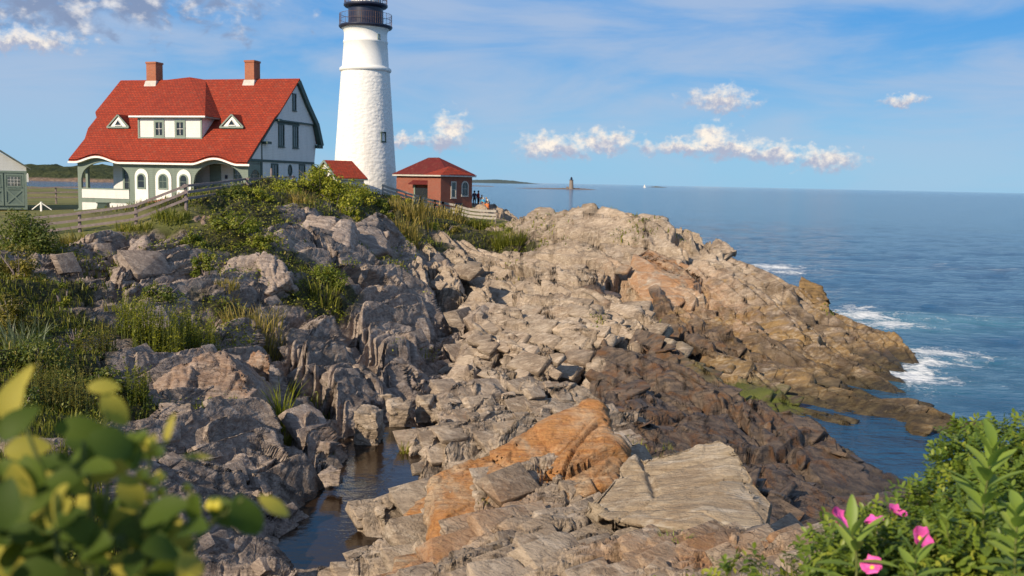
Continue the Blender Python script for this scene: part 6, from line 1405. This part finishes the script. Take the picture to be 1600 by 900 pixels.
def rose():
    r = random.Random(21); c0 = at(1480, 900, 5.0); zb = 8.3; root = empty('rose_shrub', (c0.x, c0.y, zb)); tag(root, 'leafy green wild rose shrub with pink flowers in the right foreground', 'rose bush')
    O_ = Vector((c0.x, c0.y, zb)); lv = Leaves(); m = MB()
    blobs = [(1330, 880, 4.6, .17), (1290, 905, 4.4, .14), (1400, 855, 4.8, .20), (1440, 895, 4.5, .22), (1470, 830, 5.1, .21), (1350, 845, 4.9, .13), (1425, 815, 5.2, .13), (1500, 780, 5.4, .20), (1525, 735, 5.7, .19), (1520, 700, 5.9, .12), (1580, 720, 5.8, .20), (1560, 800, 5.2, .24), (1520, 870, 4.7, .26), (1600, 860, 4.8, .26), (1640, 780, 5.4, .3), (1650, 720, 5.9, .24), (1480, 900, 4.3, .2), (1570, 905, 4.2, .22), (1300, 850, 4.8, .09), (1450, 790, 5.3, .12), (1485, 725, 5.9, .09), (1600, 690, 6.1, .13), (1545, 680, 6.1, .08), (1490, 684, 6.0, .06), (1380, 905, 4.4, .2), (1180, 900, 4.6, .05), (1140, 905, 4.5, .04)]
    vol = sum(b[3] ** 2.2 for b in blobs)
    for px, py, D, rad in blobs:
        c = at(px, py, D) - O_; nspr = int(2900 * rad ** 2.2 / vol) + 10
        m.tube([(c.x * .8, c.y * .8 + .05, -.1), (c.x * .93, c.y * .95, c.z * .5), tuple(c)], [.008, .006, .003], 5)
        for _ in range(nspr):
            u = Vector((r.gauss(0, 1), r.gauss(0, 1), r.gauss(0, 1))).normalized(); b = c + u * rad * r.uniform(.45, 1.08); d = (u + Vector((r.gauss(0, .5), r.gauss(0, .5), .35 + r.gauss(0, .4)))).normalized()
            up = (Vector((0, 0, 1)) * .8 + u * .6 + Vector((r.gauss(0, .35), r.gauss(0, .35), 0))).normalized(); Ls = r.uniform(.07, .11); sd_ = d.cross(up).normalized(); tone = min(1, max(0, r.gauss(.35, .25)))
            for k in range(3):
                for sgn in (-1, 1):
                    q = b + d * Ls * (.25 + .27 * k); dl = (sd_ * sgn + d * .35).normalized(); V, F = oval_leaf(r, q, dl, up, r.uniform(.028, .046), r.uniform(.019, .027), .15, 3); lv.add(V, F, min(1, max(0, tone + r.gauss(0, .1))))
            V, F = oval_leaf(r, b + d * Ls * .9, d, up, .038, .023, .15, 3); lv.add(V, F, tone)
    lv.build('foliage', LM['rose'], root); m.build('cane', M_STEM, root)
    PM = plain('pink_petal', (.74, .10, .40), .6, .2, 60); YM = plain('yellow_stamen', (.75, .5, .06), .7, .1)
    for px, py, D, s, tilt in ((1305, 815, 4.45, .047, (.6, -.35, .6)), (1368, 820, 4.5, .042, (-.35, .15, 1)), (1400, 805, 4.7, .041, (.35, -.15, 1)), (1434, 843, 4.3, .049, (.45, -.75, .5)), (1364, 889, 4.1, .039, (-.5, -.3, .9))):
        c = at(px, py, D) - O_; n_ = Vector(tilt).normalized(); x = n_.orthogonal().normalized(); y = n_.cross(x); V, F = [], []
        for k in range(5):
            a = k / 5 * 6.283 + r.uniform(-.1, .1); dr = x * math.cos(a) + y * math.sin(a); sd_ = n_.cross(dr); b0 = len(V)
            for i in range(5):
                f = i / 4; w = s * (.28 + .95 * math.sin(f * 2.2)) * .72; lift = s * (.12 + .95 * f - .45 * f * f + .10 * math.sin(7 * f + k)) * r.uniform(.75, 1.3)
                for j in range(5): g_ = j / 2 - 1; V.append(c + dr * (s * 1.15 * f * (1 - .10 * g_ * g_)) + sd_ * (w * g_) + n_ * (lift + s * .16 * g_ * g_ * f + s * .09 * math.sin(8 * g_ + 2.3 * k) * f))
            F += [(b0 + i * 5 + j, b0 + i * 5 + j + 1, b0 + (i + 1) * 5 + j + 1, b0 + (i + 1) * 5 + j) for i in range(4) for j in range(4)]
        fl = mesh_obj('flower', V, F, PM, root, True); m = MB(); m.tube([tuple(c - n_ * .003), tuple(c + Vector((0, .06, -.07))), tuple(c + Vector((0, .18, -.22)))], [.003, .003, .004], 5); m.build('flower_stalk', M_STEM, root)
        b = MB(); cc = c + n_ * s * .22; b.lathe([(s * .30, 0), (s * .30, s * .1), (s * .16, s * .2), (.0005, s * .22)], 10); M4 = Matrix.Translation(cc) @ n_.to_track_quat('Z', 'Y').to_matrix().to_4x4(); b.v = [tuple(M4 @ Vector(v)) for v in b.v]; b.build('stamens', YM, fl)
    HM = plain('green_hip', (.20, .24, .03), .4, .15)
    for px, py, D in ((1478, 700, 5.85), (1450, 770, 5.3), (1497, 735, 5.6), (1555, 690, 6.0)):
        c = at(px, py, D) - O_; b = MB(); b.lathe([(.001, -.012), (.010, -.007), (.012, 0), (.008, .009), (.004, .012), (.006, .02)], 10); b.v = [tuple(Vector(v) + c) for v in b.v]; b.build('rose_hip', HM, root, True)
rose()
def stalk(base, top, n, Lf, Wf, label, seed, kind='lance', droop=.25, f0=.12, group=None, tip=True):
    r = random.Random(seed); b = Vector(base); t_ = Vector(top); root = empty('leafy_stalk', b); tag(root, label, 'plant', group); d = t_ - b; m = MB()
    bend = Vector((r.uniform(-.03, .03), r.uniform(-.03, .03), 0)); pts = [d * f + bend * math.sin(f * math.pi) for f in (0, .3, .6, .85, 1)]; m.tube(pts, [.006, .0055, .005, .004, .0025], 6); m.build('stem', M_STEM, root)
    lv = Leaves()
    for k in range(n):
        f = f0 + (1 - f0) * k / (n - 1); p = d * f + bend * math.sin(f * math.pi); a = k * 2.4 + r.uniform(-.3, .3); el_ = .25 + .9 * f ** 2 + r.uniform(-.1, .15); dr = Vector((math.cos(a) * math.cos(el_), math.sin(a) * math.cos(el_), math.sin(el_)))
        L = Lf * (1.0 - .35 * f) * r.uniform(.85, 1.15); V, F = oval_leaf(r, p, dr, Vector((0, 0, 1)) + Vector((math.cos(a), math.sin(a), 0)) * -.3, L, Wf * r.uniform(.85, 1.15), droop * (1 - .5 * f), 7); lv.add(V, F, min(1, max(0, r.gauss(.45, .22))))
    lv.build('foliage', LM[kind], root)
def st(px0, py0, px1, py1, D, *a, **k): stalk(at(px0, py0, D), at(px1, py1, D), *a, **k)
st(1540, 930, 1552, 700, 4.3, 28, .25, .066, 'tall stalk of broad lance leaves rising from the rose shrub at the right', 1)
st(1335, 925, 1330, 830, 4.1, 12, .23, .050, 'clump of long narrow leaves left of the pink flowers', 2, f0=.0)
st(1440, 940, 1432, 868, 3.9, 11, .18, .044, 'lance leaved shoot under the double pink flower', 3, f0=.0)
st(1585, 920, 1590, 800, 3.8, 20, .15, .075, 'broad leaved stalk at the bottom right corner', 4)
st(1500, 930, 1478, 820, 4.3, 14, .14, .05, 'short broad leaved shoot amid the rose leaves', 5)
st(1130, 915, 1132, 888, 4.5, 6, .07, .034, 'small sprout with rounded leaves peeping over the bottom edge', 6, f0=.0)

# ------------------------------------------------------------------ left foreground: out-of-focus bush close to the camera
def front_bush():
    r = random.Random(33); D0_ = 1.5; c0 = at(120, 900, D0_); O_ = Vector((c0.x, c0.y, c0.z - .5)); root = empty('leafy_bush', O_); tag(root, 'blurred bush with sunlit yellow and shaded green leaves close to the camera at the lower left', 'bush'); lv = Leaves(); m = MB()
    def leaf(px, py, D, L, W, dx, dz, tone, tilt=(0, -1, .6), curl=.25, dy=0.0):
        p = at(px, py, D) - O_; dr = Vector((dx, dy, dz)).normalized(); L *= .86; W *= .84; V, F = oval_leaf(r, p - dr * L * .5, dr, Vector(tilt), L, W, curl * r.uniform(.6, 2.2), 8); lv.add(V, F, tone)
    for a in ((15, 625, 1.45, .085, .050, .15, 1, .95), (28, 600, 1.5, .07, .03, .35, 1, 1), (178, 640, 1.5, .075, .046, .5, -1, .92), (160, 604, 1.5, .055, .030, 1, .1, .9), (122, 668, 1.45, .085, .046, 1, .05, .42), (172, 692, 1.42, .075, .058, .8, -.3, .22), (20, 662, 1.4, .07, .05, .5, .7, .3), (40, 700, 1.5, .08, .05, 1, .2, .85), (130, 720, 1.48, .08, .055, -1, .1, .35), (165, 735, 1.5, .09, .045, .9, .5, .95),
              (70, 770, 1.45, .09, .06, .7, .4, .5), (385, 810, 1.5, .095, .062, .4, -1, .18), (428, 790, 1.5, .065, .028, 1, -.6, .95), (350, 800, 1.52, .08, .05, -.6, .5, .3), (300, 800, 1.5, .07, .04, -.3, -.8, .4), (205, 770, 1.45, .075, .05, .4, -1, .9), (30, 760, 1.4, .085, .05, .2, -1, .93), (8, 790, 1.3, .08, .06, 0, 1, .15), (90, 740, 1.5, .06, .04, 1, .7, .9), (235, 700, 1.5, .05, .026, .2, 1, .98), (262, 672, 1.5, .055, .016, .15, 1, 1), (305, 712, 1.52, .05, .012, 1, .1, .9)):
        leaf(*a)
    for _ in range(150):
        px = r.uniform(-60, 300); py = r.uniform(770 + max(0, px - 210) * .5, 960); tone = .15 + .30 * r.random() if r.random() < .58 else r.uniform(.8, 1)
        leaf(px, py, r.uniform(1.35, 1.75), r.uniform(.06, .095), r.uniform(.04, .06), r.gauss(0, 1), r.gauss(0, .7), tone, (r.gauss(0, .4), -.6, .8), .2, r.gauss(0, .5))
    for _ in range(26):
        px = r.uniform(0, 210); py = r.uniform(690, 790); leaf(px, py, r.uniform(1.4, 1.7), r.uniform(.05, .085), r.uniform(.035, .05), r.gauss(0, 1), r.gauss(0, .7), r.choice((.2, .35, .5, .95)), (r.gauss(0, .4), -.6, .8), .2, r.gauss(0, .5))
    lv.build('foliage', LM['front'], root)
    BM_ = plain('yellow_bud', (.42, .36, .03), .5, .15, 30)
    for px, py in ((232, 690), (246, 705), (228, 712), (240, 752), (252, 768), (236, 775), (250, 745), (292, 762), (300, 775), (330, 790), (342, 790), (60, 810), (70, 800), (222, 742)):
        s = r.uniform(.007, .012); c = at(px, py, r.uniform(1.46, 1.54)) - O_; b = MB(); b.lathe([(.0003, -s), (s * .8, -s * .5), (s, 0), (s * .8, s * .5), (.0003, s * 1.1)], 10); b.v = [tuple(Vector(v) + c) for v in b.v]; b.build('bud', BM_, root, True)
    for px, py, D in ((240, 700, 1.5), (165, 640, 1.5), (380, 780, 1.5), (30, 640, 1.45), (300, 770, 1.5), (130, 690, 1.48)):
        c = at(px, py, D) - O_; q = at(150 + (px - 150) * .4, 930, D) - O_; m.tube([tuple(q), tuple((q + c) / 2 + Vector((0, .02, .02))), tuple(c)], [.005, .004, .0025], 6)
    m.build('stem', M_STEM, root)
front_bush()

# ------------------------------------------------------------------ people at the viewpoint
def person(loc, face, joints, radii, edges, cols, hair_c, label, s=1.0):
    """one continuous skinned body, coloured by region; joints are (x right, y forward, z up) in metres"""
    root = empty('person', loc, face); tag(root, label, 'person')
    me = bpy.data.meshes.new('body'); me.from_pydata([tuple(q * s for q in j) for j in joints], edges, []); o = bpy.data.objects.new('body', me); COL.objects.link(o)
    sk = o.modifiers.new('skin', 'SKIN'); ss = o.modifiers.new('sub', 'SUBSURF'); ss.levels = 1; ss.render_levels = 1
    for i, rd in enumerate(radii): me.skin_vertices[0].data[i].radius = (rd[0] * s, rd[1] * s)
    me.skin_vertices[0].data[0].use_root = True
    dg = bpy.context.evaluated_depsgraph_get(); dg.update(); ev = o.evaluated_get(dg); nm = bpy.data.meshes.new_from_object(ev); bpy.data.objects.remove(o)
    b = bpy.data.objects.new('body', nm); COL.objects.link(b); b.parent = root; nm.materials.clear()
    for c in cols: nm.materials.append(c)
    J = np.array(joints) * s; reg = REG
    for p in nm.polygons:
        c = np.array(p.center); k = int(np.argmin(np.linalg.norm(J - c, axis=1))); p.material_index = reg[k]; p.use_smooth = True
    hd = Vector([q * s for q in joints[4]]); m = MB(); m.lathe([(.001, .125), (.06, .112), (.098, .06), (.106, .0), (.09, -.055), (.05, -.08)], 14); m.v = [tuple(Vector(v) * s + hd + Vector((0, -.025 * s, .03 * s))) for v in m.v]; m.build('hair', hair_c, root, True)
    return root
# joints: 0 pelvis 1 waist 2 chest 3 neck 4 head | 5-8 left arm | 9-12 right arm | 13-16 left leg + toe | 17-20 right leg + toe
REG = [2, 1, 1, 0, 0, 1, 1, 0, 0, 1, 1, 0, 0, 2, 2, 3, 3, 2, 2, 3, 3]
RAD = [(.15, .12), (.135, .10), (.165, .12), (.055, .055), (.095, .11), (.07, .07), (.05, .05), (.038, .038), (.04, .025), (.07, .07), (.05, .05), (.038, .038), (.04, .025), (.09, .09), (.062, .062), (.045, .045), (.04, .03), (.09, .09), (.062, .062), (.045, .045), (.04, .03)]
EDG = [(0, 1), (1, 2), (2, 3), (3, 4), (2, 5), (5, 6), (6, 7), (7, 8), (2, 9), (9, 10), (10, 11), (11, 12), (0, 13), (13, 14), (14, 15), (15, 16), (0, 17), (17, 18), (18, 19), (19, 20)]
STAND = [(0, 0, .95), (0, 0, 1.12), (0, 0, 1.36), (0, .01, 1.52), (0, .03, 1.64), (-.19, 0, 1.42), (-.25, -.02, 1.14), (-.25, .08, .90), (-.25, .11, .80), (.19, 0, 1.42), (.25, -.02, 1.14), (.24, .10, .91), (.23, .14, .82), (-.10, 0, .86), (-.11, .03, .48), (-.12, 0, .08), (-.13, .15, .03), (.10, 0, .86), (.11, .03, .48), (.12, 0, .08), (.13, .15, .03)]
LEANING = [(0, -.08, .92), (0, .02, 1.08), (0, .20, 1.26), (0, .34, 1.38), (0, .42, 1.47), (-.19, .24, 1.30), (-.24, .42, 1.08), (-.20, .62, .98), (-.18, .70, .96), (.19, .24, 1.30), (.24, .42, 1.08), (.20, .62, .98), (.18, .70, .96)] + STAND[13:]
CROUCH = [(0, -.10, .42), (0, -.05, .58), (0, .08, .80), (0, .16, .94), (0, .20, 1.05), (-.19, .10, .86), (-.25, .22, .60), (-.18, .42, .50), (-.14, .48, .48), (.19, .10, .86), (.25, .22, .60), (.18, .42, .50), (.14, .48, .48), (-.12, -.02, .40), (-.16, .34, .48), (-.14, .10, .08), (-.15, .26, .03), (.12, -.02, .40), (.16, .34, .48), (.14, .10, .08), (.15, .26, .03)]
cm = lambda n, c: plain(n, c, .8, .1)
SKIN = cm('skin', (.42, .24, .16)); HB = cm('dark_hair', (.02, .015, .012)); HL = cm('fair_hair', (.35, .22, .10)); SHOE = cm('shoe', (.04, .035, .03))
NAVY, RED_, BLK, ORG, TURQ, KHA, WHT, JEAN = cm('navy_cloth', (.02, .025, .06)), cm('red_cloth', (.42, .03, .02)), cm('black_cloth', (.02, .02, .022)), cm('orange_cloth', (.75, .20, .05)), cm('turquoise_cloth', (.02, .35, .60)), cm('khaki_cloth', (.35, .26, .16)), cm('white_cloth', (.70, .66, .60)), cm('jean_cloth', (.05, .07, .14))
def gp(px, py, D): p = at(px, py, D); p.z = max(base_z(p.x, p.y), p.z - .3) if abs(base_z(p.x, p.y) - p.z) < .6 else p.z; return p
for px, py, D, face, pose, cols, hair, lab, s in (
        (741, 327, 104.5, 20, STAND, (SKIN, NAVY, BLK, SHOE), HB, 'person in navy jacket and black trousers standing by the brick corner', 1.0),
        (747, 328, 104.8, -60, STAND, (SKIN, RED_, BLK, SHOE), HB, 'person in a red shirt and black trousers standing', 1.02),
        (752.5, 328, 104.2, -20, STAND, (SKIN, WHT, ORG, SHOE), HL, 'person in a white top and orange shorts standing', .86),
        (757, 329.5, 103.6, 60, LEANING, (SKIN, TURQ, KHA, SHOE), HB, 'person in a turquoise shirt leaning forward', .9),
        (761.5, 330.5, 103, 30, CROUCH, (SKIN, ORG, ORG, SHOE), HB, 'person in orange crouching by the fence', 1.05),
        (764, 328, 104.6, 120, LEANING, (SKIN, WHT, JEAN, SHOE), HL, 'fair haired person in white leaning at the rail', .88)):
    p = gp(px, py, D); person((p.x, p.y, p.z), R(face), pose, RAD, EDG, cols, hair, lab, s)
